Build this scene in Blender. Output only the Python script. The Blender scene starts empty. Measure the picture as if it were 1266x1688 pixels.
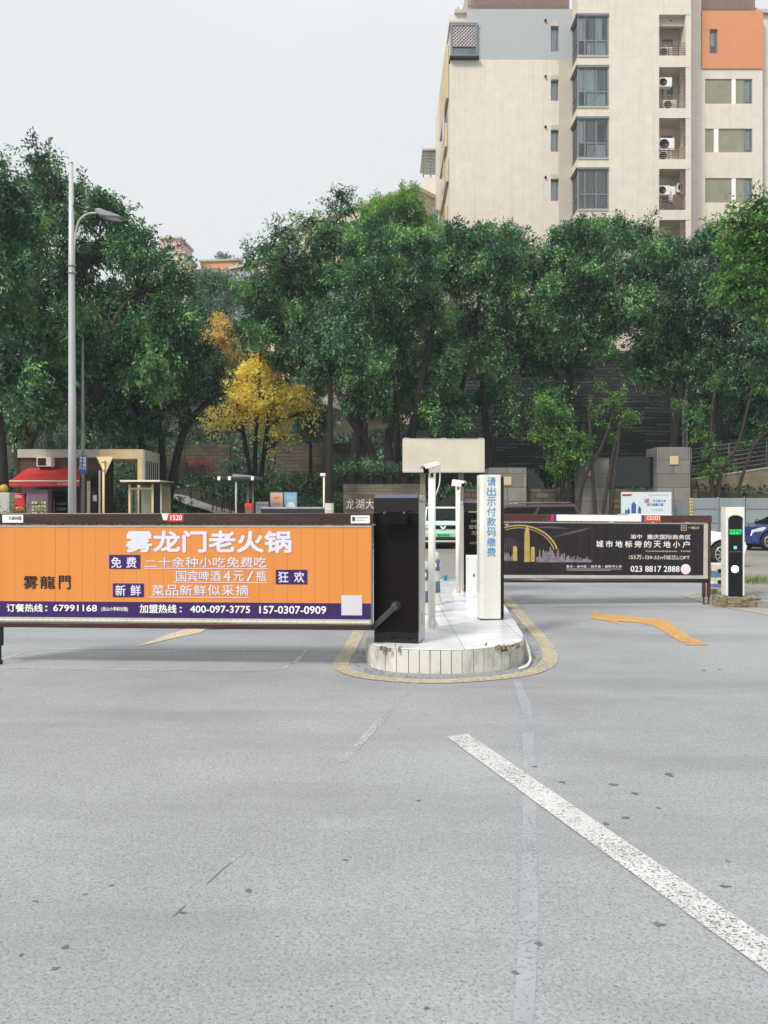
import bpy, bmesh, math, random
import numpy as np
from mathutils import Vector, Matrix
sc = bpy.context.scene
COL = sc.collection
R = math.radians
random.seed(7)
# ------------------------------------------------------------------ camera, sky, sun, exposure
H, F, CX, CY = 1.4, 1300.0, 633.0, 844.0       # eye height (m), focal length and centre in photo pixels
cam = bpy.data.cameras.new('camera'); cam.sensor_fit = 'VERTICAL'; cam.sensor_height = 36; cam.lens = 36*F/1688
cam.clip_start = 0.05; cam.clip_end = 3000
co = bpy.data.objects.new('camera', cam); COL.objects.link(co)
co.location = (0, 0, H); co.rotation_euler = (R(90), 0, 0); sc.camera = co
SUN_EL, SUN_AZ = 46.0, 222.0                   # azimuth clockwise from +Y
wd = bpy.data.worlds.new('World'); sc.world = wd; wd.use_nodes = True
nt = wd.node_tree; nt.nodes.clear()
out = nt.nodes.new('ShaderNodeOutputWorld'); bg = nt.nodes.new('ShaderNodeBackground')
sky = nt.nodes.new('ShaderNodeTexSky'); sky.sky_type = 'NISHITA'; sky.sun_disc = False
sky.sun_elevation = R(SUN_EL); sky.sun_rotation = R(SUN_AZ); sky.air_density = 1.0; sky.dust_density = 3.0; sky.ozone_density = 2.0
tc = nt.nodes.new('ShaderNodeTexCoord'); sep = nt.nodes.new('ShaderNodeSeparateXYZ')
ramp = nt.nodes.new('ShaderNodeValToRGB'); ramp.color_ramp.elements[0].position = 0.0; ramp.color_ramp.elements[1].position = 0.56
ramp.color_ramp.elements[0].color = (7.9, 7.9, 7.8, 1); ramp.color_ramp.elements[1].color = (7.5, 7.75, 7.9, 1)   # veil of high thin cloud,
e = ramp.color_ramp.elements.new(0.74); e.color = (9.5, 9.7, 9.9, 1); e = ramp.color_ramp.elements.new(0.95); e.color = (15, 15, 15, 1)   # brighter overhead, as an overcast sky is
cn = nt.nodes.new('ShaderNodeTexNoise'); cn.inputs['Scale'].default_value = 1.6; cn.inputs['Detail'].default_value = 5
cm = nt.nodes.new('ShaderNodeMath'); cm.operation = 'MULTIPLY_ADD'; cm.inputs[1].default_value = 0.34; cm.inputs[2].default_value = -0.16
ca = nt.nodes.new('ShaderNodeMath'); ca.operation = 'ADD'
mx = nt.nodes.new('ShaderNodeMix'); mx.data_type = 'RGBA'; mx.inputs[0].default_value = 0.88
L = nt.links
L.new(tc.outputs['Generated'], sep.inputs[0]); L.new(tc.outputs['Generated'], cn.inputs['Vector'])
L.new(cn.outputs[0], cm.inputs[0]); L.new(sep.outputs[2], ca.inputs[0]); L.new(cm.outputs[0], ca.inputs[1]); L.new(ca.outputs[0], ramp.inputs[0])
L.new(sky.outputs[0], mx.inputs[6]); L.new(ramp.outputs[0], mx.inputs[7]); L.new(mx.outputs[2], bg.inputs[0])
bg.inputs[1].default_value = 0.10
L.new(bg.outputs[0], out.inputs[0])
sl = bpy.data.lights.new('sun', 'SUN'); sl.energy = 2.8; sl.angle = R(12); sl.color = (1.0, 0.93, 0.83)
so = bpy.data.objects.new('sun', sl); COL.objects.link(so); so.location = (-20, -15, 40)
d = Vector((math.sin(R(SUN_AZ))*math.cos(R(SUN_EL)), math.cos(R(SUN_AZ))*math.cos(R(SUN_EL)), math.sin(R(SUN_EL))))
so.rotation_euler = (-d).to_track_quat('-Z', 'Y').to_euler()
sc.view_settings.view_transform = 'Standard'; sc.view_settings.look = 'None'; sc.view_settings.gamma = 1
sc.view_settings.exposure = 0.30
sc.cycles.max_bounces = 8; sc.cycles.transparent_max_bounces = 8; sc.cycles.use_denoising = True

# ------------------------------------------------------------------ helpers
def P(x, y, D): return Vector(((x-CX)/F*D, D, H-(y-CY)/F*D))
def G(x, y, z=0.0):
    D = F*(H-z)/(y-CY); return Vector(((x-CX)/F*D, D, z))
def rgb(h, k=1.0):
    h = h.lstrip('#'); c = [int(h[i:i+2], 16)/255 for i in (0, 2, 4)]
    return tuple(k*(v/12.92 if v <= .04045 else ((v+.055)/1.055)**2.4) for v in c)
def node(nt, t, **kw):
    n = nt.nodes.new(t)
    for k, v in kw.items():
        if k in n.inputs: n.inputs[k].default_value = v
        else: setattr(n, k, v)
    return n
def ramp_node(nt, stops, src):
    r = nt.nodes.new('ShaderNodeValToRGB'); e = r.color_ramp.elements
    while len(e) < len(stops): e.new(0.5)
    for i, (p, c) in enumerate(stops):
        e[i].position = p; e[i].color = (c if len(c) == 4 else (*c, 1)) if hasattr(c, '__len__') else (c, c, c, 1)
    nt.links.new(src, r.inputs[0]); return r
def mixc(nt, fac, a, b, blend='MIX'):
    m = nt.nodes.new('ShaderNodeMix'); m.data_type = 'RGBA'; m.blend_type = blend
    for i, v in ((0, fac), (6, a), (7, b)):
        if hasattr(v, 'is_linked') or hasattr(v, 'links'): nt.links.new(v, m.inputs[i])
        elif i == 0: m.inputs[0].default_value = v
        else: m.inputs[i].default_value = (*v[:3], 1)
    return m.outputs[2]
def new_mat(name):
    m = bpy.data.materials.new(name); m.use_nodes = True
    return m, m.node_tree, m.node_tree.nodes['Principled BSDF']
MATS = {}
def mk(name, col, rough=.6, metal=0., var=.12, vs=3., bump=0., bs=60., dirt=None, dirt_amt=.5, ds=1.2, emit=0., spec=.5, coat=0., stretch=None):
    if name in MATS: return MATS[name]
    m, nt, b = new_mat(name)
    if isinstance(col, str): col = rgb(col)
    t = node(nt, 'ShaderNodeTexCoord'); v = t.outputs['Object']
    if stretch:
        mp = node(nt, 'ShaderNodeMapping'); mp.inputs['Scale'].default_value = stretch; nt.links.new(v, mp.inputs[0]); v = mp.outputs[0]
    n = node(nt, 'ShaderNodeTexNoise', Scale=vs, Detail=6.0, Roughness=.6); nt.links.new(v, n.inputs['Vector'])
    r = ramp_node(nt, [(.3, tuple(c*(1-var) for c in col)), (.7, tuple(min(1, c*(1+var)) for c in col))], n.outputs[0])
    o = r.outputs[0]
    if dirt:
        dc = rgb(dirt) if isinstance(dirt, str) else dirt
        n2 = node(nt, 'ShaderNodeTexNoise', Scale=ds, Detail=9.0, Roughness=.7); nt.links.new(v, n2.inputs['Vector'])
        r2 = ramp_node(nt, [(.48, 0.), (.72, dirt_amt)], n2.outputs[0])
        o = mixc(nt, r2.outputs[0], o, dc)
    nt.links.new(o, b.inputs['Base Color'])
    b.inputs['Roughness'].default_value = rough; b.inputs['Metallic'].default_value = metal
    b.inputs['Specular IOR Level'].default_value = spec; b.inputs['Coat Weight'].default_value = coat
    if bump:
        n3 = node(nt, 'ShaderNodeTexNoise', Scale=bs, Detail=4.0); nt.links.new(v, n3.inputs['Vector'])
        bp = node(nt, 'ShaderNodeBump', Strength=bump, Distance=.01); nt.links.new(n3.outputs[0], bp.inputs['Height']); nt.links.new(bp.outputs[0], b.inputs['Normal'])
    if emit:
        b.inputs['Emission Color'].default_value = (*col, 1); b.inputs['Emission Strength'].default_value = emit
    MATS[name] = m; return m
def mk_brick(name, c1, c2, mortar, bw, bh, msize=.012, rough=.8, bump=.5, dirt=None, dirt_amt=.5, ds=.6, off=.5, flat=False, sq=1., bscale=14., amp=1., streak=None):
    m, nt, b = new_mat(name)
    t = node(nt, 'ShaderNodeTexCoord'); s = node(nt, 'ShaderNodeSeparateXYZ'); nt.links.new(t.outputs['Object'], s.inputs[0])
    c = node(nt, 'ShaderNodeCombineXYZ')
    if flat: nt.links.new(s.outputs[0], c.inputs[0]); nt.links.new(s.outputs[1], c.inputs[1])
    else:
        a = node(nt, 'ShaderNodeMath', operation='ADD'); nt.links.new(s.outputs[0], a.inputs[0]); nt.links.new(s.outputs[1], a.inputs[1])
        nt.links.new(a.outputs[0], c.inputs[0]); nt.links.new(s.outputs[2], c.inputs[1])
    wv = node(nt, 'ShaderNodeTexNoise', Scale=3.0, Detail=2.0); nt.links.new(t.outputs['Object'], wv.inputs['Vector'])
    ad = node(nt, 'ShaderNodeMix', data_type='VECTOR'); ad.inputs[0].default_value = sq*.02
    nt.links.new(c.outputs[0], ad.inputs[4]); nt.links.new(wv.outputs['Color'], ad.inputs[5])
    br = node(nt, 'ShaderNodeTexBrick', Scale=1.0); br.offset = off
    br.inputs['Brick Width'].default_value = bw; br.inputs['Row Height'].default_value = bh; br.inputs['Mortar Size'].default_value = msize
    br.inputs['Color1'].default_value = (*c1, 1); br.inputs['Color2'].default_value = (*c2, 1); br.inputs['Mortar'].default_value = (*mortar, 1)
    nt.links.new(ad.outputs[1], br.inputs['Vector'])
    n = node(nt, 'ShaderNodeTexNoise', Scale=bscale, Detail=8.0, Roughness=.65); nt.links.new(t.outputs['Object'], n.inputs['Vector'])
    rr = ramp_node(nt, [(.3, 1-.28*amp), (.7, 1+.12*amp)], n.outputs[0])
    o = mixc(nt, 1.0, br.outputs['Color'], rr.outputs[0], 'MULTIPLY')
    if dirt:
        n2 = node(nt, 'ShaderNodeTexNoise', Scale=ds, Detail=9.0, Roughness=.72); nt.links.new(t.outputs['Object'], n2.inputs['Vector'])
        r2 = ramp_node(nt, [(.46, 0.), (.72, dirt_amt)], n2.outputs[0]); o = mixc(nt, r2.outputs[0], o, dirt)
    if streak:                                 # rain streaks
        mp = node(nt, 'ShaderNodeMapping'); mp.inputs['Scale'].default_value = (2.2, 2.2, .10); nt.links.new(t.outputs['Object'], mp.inputs[0])
        n4 = node(nt, 'ShaderNodeTexNoise', Scale=1., Detail=7.0, Roughness=.7); nt.links.new(mp.outputs[0], n4.inputs['Vector'])
        r4 = ramp_node(nt, [(.52, 0.), (.75, .55)], n4.outputs[0]); o = mixc(nt, r4.outputs[0], o, streak)
    nt.links.new(o, b.inputs['Base Color']); b.inputs['Roughness'].default_value = rough
    if bump:
        iv = node(nt, 'ShaderNodeMath', operation='MULTIPLY_ADD'); iv.inputs[1].default_value = -1.; nt.links.new(br.outputs['Fac'], iv.inputs[0]); nt.links.new(n.outputs[0], iv.inputs[2])
        bp = node(nt, 'ShaderNodeBump', Strength=bump, Distance=.03); nt.links.new(iv.outputs[0], bp.inputs['Height']); nt.links.new(bp.outputs[0], b.inputs['Normal'])
    MATS[name] = m; return m
def mk_leaf(name, dark, mid, light, gloss=.48, trans=.35, clump=.9):
    m, nt, b = new_mat(name)
    g = node(nt, 'ShaderNodeNewGeometry'); t = node(nt, 'ShaderNodeTexCoord')
    n = node(nt, 'ShaderNodeTexNoise', Scale=clump, Detail=3.0); nt.links.new(t.outputs['Object'], n.inputs['Vector'])
    a = node(nt, 'ShaderNodeMath', operation='MULTIPLY_ADD'); a.inputs[1].default_value = .45
    nt.links.new(g.outputs['Random Per Island'], a.inputs[0])
    s = node(nt, 'ShaderNodeMath', operation='MULTIPLY_ADD'); s.inputs[1].default_value = 1.8; s.inputs[2].default_value = -.62; nt.links.new(n.outputs[0], s.inputs[0])
    nt.links.new(s.outputs[0], a.inputs[2])
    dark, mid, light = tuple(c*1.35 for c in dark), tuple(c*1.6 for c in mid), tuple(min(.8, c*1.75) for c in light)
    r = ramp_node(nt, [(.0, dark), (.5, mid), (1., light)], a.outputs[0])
    nt.links.new(r.outputs[0], b.inputs['Base Color']); b.inputs['Roughness'].default_value = gloss; b.inputs['Specular IOR Level'].default_value = .42
    tr = node(nt, 'ShaderNodeBsdfTranslucent'); nt.links.new(r.outputs[0], tr.inputs[0])
    mx = node(nt, 'ShaderNodeMixShader'); mx.inputs[0].default_value = trans
    nt.links.new(b.outputs[0], mx.inputs[1]); nt.links.new(tr.outputs[0], mx.inputs[2])
    nt.links.new(mx.outputs[0], nt.nodes['Material Output'].inputs[0]); MATS[name] = m; return m

GL = {}
def glyphs(s, off=0.0):
    k = (s, off)
    if k not in GL:
        c = bpy.data.curves.new('writing', 'FONT'); c.body = s; c.size = 1; c.resolution_u = 3; c.offset = off
        o = bpy.data.objects.new('writing', c); COL.objects.link(o)
        me = bpy.data.meshes.new_from_object(o.evaluated_get(bpy.context.evaluated_depsgraph_get()))
        vs = [(v.co.x, v.co.y) for v in me.vertices]; fs = [tuple(p.vertices) for p in me.polygons]
        bpy.data.objects.remove(o); bpy.data.curves.remove(c); bpy.data.meshes.remove(me)
        xs = [v[0] for v in vs]; ys = [v[1] for v in vs]; x0, x1, y0, y1 = min(xs), max(xs), min(ys), max(ys)
        GL[k] = ([((x-x0)/(x1-x0), (y-y0)/(y1-y0)) for x, y in vs], fs)
    return GL[k]

class MB:
    def __init__(s): s.v = []; s.f = []; s.m = []; s.mi = 0; s.smooth = []; s.cuts = []
    def add(s, vs, fs, smooth=False):
        n = len(s.v); s.v += [tuple(v) for v in vs]
        for f in fs: s.f.append(tuple(i+n for i in f)); s.m.append(s.mi); s.smooth.append(smooth)
        return s
    def box(s, x0, x1, y0, y1, z0, z1):
        return s.add([(x0,y0,z0),(x1,y0,z0),(x1,y1,z0),(x0,y1,z0),(x0,y0,z1),(x1,y0,z1),(x1,y1,z1),(x0,y1,z1)],
              [(0,3,2,1),(4,5,6,7),(0,1,5,4),(1,2,6,5),(2,3,7,6),(3,0,4,7)])
    def bar(s, p, q, w, h):
        p, q = Vector(p), Vector(q); a = (q-p).normalized(); u = Vector((0,0,1)) if abs(a.z) < .9 else Vector((0,1,0))
        r = a.cross(u).normalized()*w/2; u = r.cross(a).normalized()*h/2
        return s.add([p-r-u,p+r-u,p+r+u,p-r+u,q-r-u,q+r-u,q+r+u,q-r+u], [(0,1,2,3),(7,6,5,4),(0,4,5,1),(1,5,6,2),(2,6,7,3),(3,7,4,0)])
    def tube(s, pts, rad, n=8, caps=True):
        pts = [Vector(p) for p in pts]; k = len(pts)
        if not hasattr(rad, '__len__'): rad = [rad]*k
        vs = []; fs = []; ref = None
        for i, p in enumerate(pts):
            a = (pts[min(i+1,k-1)]-pts[max(i-1,0)]).normalized()
            if ref is None: ref = a.orthogonal().normalized()
            ref = (ref-a*ref.dot(a)).normalized(); b = a.cross(ref)
            for j in range(n):
                t = 2*math.pi*j/n; vs.append(p+(ref*math.cos(t)+b*math.sin(t))*rad[i])
        for i in range(k-1):
            for j in range(n): fs.append((i*n+j, i*n+(j+1)%n, (i+1)*n+(j+1)%n, (i+1)*n+j))
        if caps: fs += [tuple(range(n-1,-1,-1)), tuple(range((k-1)*n, k*n))]
        return s.add(vs, fs, True)
    def lathe(s, prof, c=(0,0,0), n=20, axis='z'):
        vs = []; fs = []; k = len(prof)
        for r, z in prof:
            for j in range(n):
                t = 2*math.pi*j/n; a, b = r*math.cos(t), r*math.sin(t)
                v = (a,b,z) if axis == 'z' else ((a,z,b) if axis == 'y' else (z,a,b))
                vs.append((c[0]+v[0], c[1]+v[1], c[2]+v[2]))
        for i in range(k-1):
            for j in range(n):
                q = (i*n+j, i*n+(j+1)%n, (i+1)*n+(j+1)%n, (i+1)*n+j); fs.append(q if axis != 'y' else q[::-1])
        fs += [tuple(range(n-1,-1,-1)), tuple(range((k-1)*n, k*n))]
        return s.add(vs, fs, True)
    def disc(s, cx_, cz_, r, y0, y1, n=32): return s.prism([(cx_+r*math.cos(2*math.pi*i/n), cz_+r*math.sin(2*math.pi*i/n)) for i in range(n)], y0, y1, 'y')
    def prism(s, poly, a, b, axis='y', hw=None):     # poly in the other two coords; hw(z): half width instead of a, b
        n = len(poly); vs = []
        for side in (0, 1):
            for p in poly:
                t = (b if side else a) if hw is None else (hw(p[1]) if side else -hw(p[1]))
                vs.append((p[0], t, p[1]) if axis == 'y' else ((p[0], p[1], t) if axis == 'z' else (t, p[0], p[1])))
        fs = [tuple(range(n)), tuple(range(2*n-1, n-1, -1))]+[(i, n+i, n+(i+1)%n, (i+1)%n) for i in range(n)]
        return s.add(vs, fs)
    def text(s, body, x0, x1, z0, z1, y, off=0., tilt=0.):      # off: extra stroke weight as a share of the height
        vs, fs = glyphs(body, 0.); h = z1-z0; b = off*h*.8; x0, x1, z0, z1 = x0+b, x1-b, z0+b, z1-b
        for k, (dx, dz) in enumerate([(0, 0), (b, 0), (-b, 0), (0, b), (0, -b), (.7*b, .7*b), (-.7*b, .7*b), (.7*b, -.7*b), (-.7*b, -.7*b)] if b else [(0, 0)]):
            s.add([(x0+u*(x1-x0)+tilt*w*h+dx, y-.00008*k, z0+w*(z1-z0)+dz) for u, w in vs], fs)
        return s
    def cut(s): s.cuts.append((len(s.v), len(s.f))); return s
    def build(s, name, mats, parent=None, bevel=0., segs=2, kind=None, label=None, world=False, fixn=False):
        if s.cuts:
            cs = [(0, 0)]+[c for c in s.cuts if c != (0, 0)]+[(len(s.v), len(s.f))]; first = None
            for (v0, f0), (v1, f1) in zip(cs, cs[1:]):
                if v1 == v0: continue
                m = MB(); m.v = s.v[v0:v1]; m.f = [tuple(i-v0 for i in f) for f in s.f[f0:f1]]; m.m = s.m[f0:f1]; m.smooth = s.smooth[f0:f1]
                o = m.build(name, mats, parent, bevel, segs, kind, label, world, fixn); first = first or o
            return first
        me = bpy.data.meshes.new(name); vs = s.v
        if world and parent is not None:
            o = parent.location; vs = [(a-o.x, b-o.y, c-o.z) for a, b, c in vs]
        me.from_pydata(vs, [], s.f)
        for m in (mats if isinstance(mats, (list, tuple)) else [mats]): me.materials.append(m)
        me.polygons.foreach_set('material_index', s.m); me.polygons.foreach_set('use_smooth', s.smooth)
        if fixn:
            bm = bmesh.new(); bm.from_mesh(me); bmesh.ops.recalc_face_normals(bm, faces=bm.faces); bm.to_mesh(me); bm.free()
        me.update()
        ob = bpy.data.objects.new(name, me); COL.objects.link(ob)
        if parent is not None: ob.parent = parent
        if bevel:
            md = ob.modifiers.new('bevel', 'BEVEL'); md.width = bevel; md.segments = segs; md.limit_method = 'ANGLE'; md.angle_limit = R(40)
        if kind: ob['kind'] = kind
        if label: ob['label'] = label
        return ob
def thing(name, label, cat, loc=(0,0,0), rot=(0,0,0), group=None):
    o = bpy.data.objects.new(name, None); COL.objects.link(o); o.location = loc; o.rotation_euler = rot; o.empty_display_size = .2
    o['label'] = label; o['category'] = cat
    if group: o['group'] = group
    return o
def tag(o, label, cat, group=None):
    o['label'] = label; o['category'] = cat
    if group: o['group'] = group
    return o
class Plane:                                   # an upright plane through (x, y), turned by th, its rows sloping by roll
    def __init__(s, x, y, th=0., roll=0.): s.x, s.y, s.th, s.roll = x, y, R(th), roll
    def uz(s, px, py):
        k = (px-CX)/F; u = (k*s.y-s.x)/(math.cos(s.th)-k*math.sin(s.th)); Y = s.y+u*math.sin(s.th)
        return u, H-(py-CY)/F*Y-s.roll*u
    def thing(s, name, label, cat, group=None): return thing(name, label, cat, (s.x, s.y, 0), (0, -math.atan(s.roll), s.th), group)

# ------------------------------------------------------------------ materials
def mk_glass():
    m, nt, b = new_mat('clear_window_glass'); tr = node(nt, 'ShaderNodeBsdfTransparent'); tr.inputs[0].default_value = (.90, .95, .95, 1); gl = node(nt, 'ShaderNodeBsdfGlossy', Roughness=.04); fr = node(nt, 'ShaderNodeFresnel', IOR=1.45)
    a = node(nt, 'ShaderNodeMath', operation='ADD'); a.inputs[1].default_value = .03; nt.links.new(fr.outputs[0], a.inputs[0])
    mx = node(nt, 'ShaderNodeMixShader'); nt.links.new(a.outputs[0], mx.inputs[0]); nt.links.new(tr.outputs[0], mx.inputs[1]); nt.links.new(gl.outputs[0], mx.inputs[2]); nt.links.new(mx.outputs[0], nt.nodes['Material Output'].inputs[0]); return m
GLW = mk_glass()
WHITE = mk('white_enamel', '#e4e2da', .35, var=.04, dirt='#a09a8c', dirt_amt=.35, ds=2.5)
CREAMP = mk('cream_enamel', '#e6ddcb', .4, var=.04, dirt='#a89a84', dirt_amt=.3, ds=1.6)
BROWN = mk('brown_enamel', '#38201c', .32, var=.2, vs=9, dirt='#6b5249', dirt_amt=.35, ds=6., stretch=(.4, 1, 3))
BLACKG = mk('black_gloss', '#120d0e', .14, var=.15, vs=5)
BLACKD = mk('black_brown_door', '#100909', .42, var=.15, vs=12, spec=.18)
DARK = mk('dark_metal', '#1d1b1b', .45, metal=.3)
STEEL = mk('steel', '#8d9090', .35, metal=.8)
GALV = mk('galvanised', '#a9aca8', .5, metal=.2, var=.15, vs=8, dirt='#7a7468', dirt_amt=.5, ds=5., stretch=(1, 1, .2))
LGREY = mk('light_grey_metal', '#b5b4ae', .4, var=.08, dirt='#7a766c', dirt_amt=.4, ds=4.)
RUBBER = mk('rubber', '#151515', .75)
GLASSD = mk('dark_glass', '#0b1013', .1, var=.3, vs=2., spec=.22)
PLANT_WHITE = mk('print_white', '#ecebe8', .5, var=.02)
LILAC = mk('print_lilac', '#d9d9ea', .5, var=.02)
BLACKP = mk('print_black', '#20120f', .55, var=.02)
BLUEP = mk('print_blue', '#3793c6', .5, var=.05)
REDP = mk('print_red', '#c92f20', .45, var=.05)
NAVYP = mk('print_navy', '#27399b', .45, var=.05)
GOLDP = mk('print_gold', '#b59a5c', .5, var=.2, vs=6.)
CREAMT = mk('print_cream', '#e2d6c2', .5, var=.02)
BARK = mk('bark', '#211c18', .9, var=.35, vs=5, bump=.6, bs=25, stretch=(1, 1, .35))
BARKL = mk('bark_light', '#362e27', .9, var=.35, vs=4, bump=.6, bs=25, stretch=(1, 1, .4))
LIME = mk('limewash', '#b9b3a4', .85, var=.15)
def mk_asphalt(name, base, dark, light, patch=1.0):
    m, nt, b = new_mat(name); t = node(nt, 'ShaderNodeTexCoord'); v = t.outputs['Object']
    def tex(scale, det=4., rough=.6, st=None):
        n = node(nt, 'ShaderNodeTexNoise', Scale=scale, Detail=det, Roughness=rough)
        if st:
            mp = node(nt, 'ShaderNodeMapping'); mp.inputs['Scale'].default_value = st; mp.inputs['Rotation'].default_value = (0, 0, .15); nt.links.new(v, mp.inputs[0]); nt.links.new(mp.outputs[0], n.inputs['Vector'])
        else: nt.links.new(v, n.inputs['Vector'])
        return n.outputs[0]
    big = ramp_node(nt, [(.28, tuple(c*.74 for c in base)), (.5, base), (.74, tuple(c*1.16 for c in base))], tex(.33, 6, .62))
    vo = node(nt, 'ShaderNodeTexVoronoi', Scale=110.); nt.links.new(v, vo.inputs['Vector'])
    st = ramp_node(nt, [(.0, .80), (.5, 1.), (1., 1.16)], vo.outputs['Color'])
    o = mixc(nt, 1., big.outputs[0], st.outputs[0], 'MULTIPLY')
    pit = ramp_node(nt, [(.56, 0.), (.66, .85)], tex(84., 4., .7)); o = mixc(nt, pit.outputs[0], o, dark)
    br = ramp_node(nt, [(.66, 0.), (.76, .6)], tex(55., 3., .6)); o = mixc(nt, br.outputs[0], o, light)
    wet = ramp_node(nt, [(.47, 0.), (.68, .6*patch)], tex(1., 8., .68, (.22, 1.05, 1))); o = mixc(nt, wet.outputs[0], o, tuple(c*.62 for c in base))
    spot = ramp_node(nt, [(.70, 0.), (.735, .5*patch)], tex(2.6, 5., .7)); o = mixc(nt, spot.outputs[0], o, tuple(c*.45 for c in dark))
    nt.links.new(o, b.inputs['Base Color']); b.inputs['Roughness'].default_value = .72; b.inputs['Specular IOR Level'].default_value = .35
    h = node(nt, 'ShaderNodeMath', operation='SUBTRACT'); nt.links.new(tex(60., 5., .7), h.inputs[0]); nt.links.new(vo.outputs['Distance'], h.inputs[1])
    bp = node(nt, 'ShaderNodeBump', Strength=.2, Distance=.008); nt.links.new(h.outputs[0], bp.inputs['Height']); nt.links.new(bp.outputs[0], b.inputs['Normal'])
    MATS[name] = m; return m
ASPH = mk_asphalt('asphalt', rgb('#919497'), rgb('#4c4d4f'), rgb('#bfc2c5'))
STREETM = mk_asphalt('street_asphalt', rgb('#8a8784'), rgb('#545250'), rgb('#a9a7a4'), .6)
def mk_paint(name, col, under, wear, sc_=22., rough=.6):
    m, nt, b = new_mat(name); t = node(nt, 'ShaderNodeTexCoord')
    n = node(nt, 'ShaderNodeTexNoise', Scale=sc_, Detail=6., Roughness=.72); nt.links.new(t.outputs['Object'], n.inputs['Vector'])
    n2 = node(nt, 'ShaderNodeTexNoise', Scale=1.7, Detail=4.); nt.links.new(t.outputs['Object'], n2.inputs['Vector'])
    a = node(nt, 'ShaderNodeMath', operation='MULTIPLY_ADD'); a.inputs[1].default_value = .2; nt.links.new(n2.outputs[0], a.inputs[0]); nt.links.new(n.outputs[0], a.inputs[2])
    wear -= .15; r = ramp_node(nt, [(wear-.04, 0.), (wear+.04, 1.)], a.outputs[0])
    g = node(nt, 'ShaderNodeTexNoise', Scale=6., Detail=5.); nt.links.new(t.outputs['Object'], g.inputs['Vector'])
    gr = ramp_node(nt, [(.3, tuple(c*.82 for c in col)), (.7, col)], g.outputs[0])
    nt.links.new(gr.outputs[0], b.inputs['Base Color']); b.inputs['Roughness'].default_value = rough
    tr = node(nt, 'ShaderNodeBsdfTransparent'); mx = node(nt, 'ShaderNodeMixShader')
    nt.links.new(r.outputs[0], mx.inputs[0]); nt.links.new(b.outputs[0], mx.inputs[1]); nt.links.new(tr.outputs[0], mx.inputs[2])
    nt.links.new(mx.outputs[0], nt.nodes['Material Output'].inputs[0]); MATS[name] = m; return m
U = rgb('#8b8e90')
PWHITE = mk_paint('worn_white_paint', rgb('#c9cac8'), U, .80, 90.)
PFAINT = mk_paint('faint_white_paint', rgb('#b6b8b8'), U, .74, 90.)
PYEL = mk_paint('cream_yellow_paint', rgb('#b7ab93'), U, .82, 50.)
PORANGE = mk_paint('orange_road_paint', rgb('#d3a15c'), U, .80, 60.)
PCREAM = mk_paint('cream_road_paint', rgb('#d0c0a8'), U, .82, 50.)
SEAM = mk_paint('grey_seam_sealer', rgb('#999da2'), U, .84, 60.)
SAWCUT = mk_paint('pale_sawcut_filler', rgb('#b2b2b2'), U, .82, 40.)
DARKRING = mk_paint('road_dark_ring', rgb('#5d5d5c'), U, .66, 28.)
TAR = mk('tar', '#5e6064', .6, var=.3, vs=30.)
# ------------------------------------------------------------------ ground, street, markings
def sheet(name, polys, mat, z, kind='structure'):
    mb = MB()
    for pl in polys: mb.add([(p[0], p[1], z) for p in pl], [tuple(range(len(pl)))])
    o = mb.build(name, mat, kind=kind)
    bm = bmesh.new(); bm.from_mesh(o.data)
    for f in bm.faces:
        f.normal_update()
        if f.normal.z < 0: f.normal_flip()
    bm.to_mesh(o.data); bm.free(); return o
def ribbon(pts, w):
    pts = [Vector((p[0], p[1])) for p in pts]; k = len(pts); w = w if hasattr(w, '__len__') else [w]*k; quads = []; sides = []
    for i, p in enumerate(pts):
        a = (pts[min(i+1, k-1)]-pts[max(i-1, 0)]).normalized(); n = Vector((-a.y, a.x))*w[i]/2; sides.append((p+n, p-n))
    return [[sides[i][0], sides[i][1], sides[i+1][1], sides[i+1][0]] for i in range(k-1)]
def smooth_path(pts, n=6):
    out = []; k = len(pts); pts = [Vector(p) for p in pts]
    for i in range(k-1):
        a, b, c, d = pts[max(i-1, 0)], pts[i], pts[i+1], pts[min(i+2, k-1)]
        for j in range(n):
            t = j/n; out.append(.5*((2*b)+(-a+c)*t+(2*a-5*b+4*c-d)*t*t+(-a+3*b-3*c+d)*t**3))
    return out+[pts[-1]]
sheet('ground', [[(-400,-300),(400,-300),(400,700),(-400,700)]], ASPH, 0)
far_kerb = [(-40,20.5),(-9,20.5),(-3.2,24.6),(.6,31.2),(2.2,33),(60,33)]
sheet('street', [[(-60,16.2),(-3.2,16.2),(4.,15.6),(60,16.0),(60,33),(2.2,33),(.6,31.2),(-3.2,24.6),(-9,20.5),(-60,20.5)]], STREETM, .004)
PAVE = mk_brick('pavement_slabs', rgb('#8f8e8a'), rgb('#7f7f7c'), rgb('#5c5b58'), .4, .4, .006, .85, .2, flat=True, off=0., dirt=rgb('#6d6a62'), dirt_amt=.5)
CONC = mk('kerb_concrete', '#8b8880', .85, var=.2, vs=6, bump=.4, bs=40, dirt='#55514a', dirt_amt=.6, ds=4.)
def raised(name, poly, mat, z0, z1, bevel=.015):
    mb = MB(); mb.prism([(p[0], p[1]) for p in poly], z0, z1, 'z'); return mb.build(name, mat, kind='structure', bevel=bevel, fixn=True)
def offs(poly, dist):
    k = len(poly); out = []
    for i in range(k):
        a, b, c = Vector(poly[i-1]), Vector(poly[i]), Vector(poly[(i+1) % k])
        e, f = (b-a).normalized(), (c-b).normalized(); n = (Vector((-e.y, e.x))+Vector((-f.y, f.x))).normalized(); out.append(tuple(b+n*dist))
    return out
pv = [(5.32,11.75),(5.6,11.42),(7.,11.2),(30,11.),(30,15.2),(6.2,14.9),(5.75,14.0),(5.5,12.9)]
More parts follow.
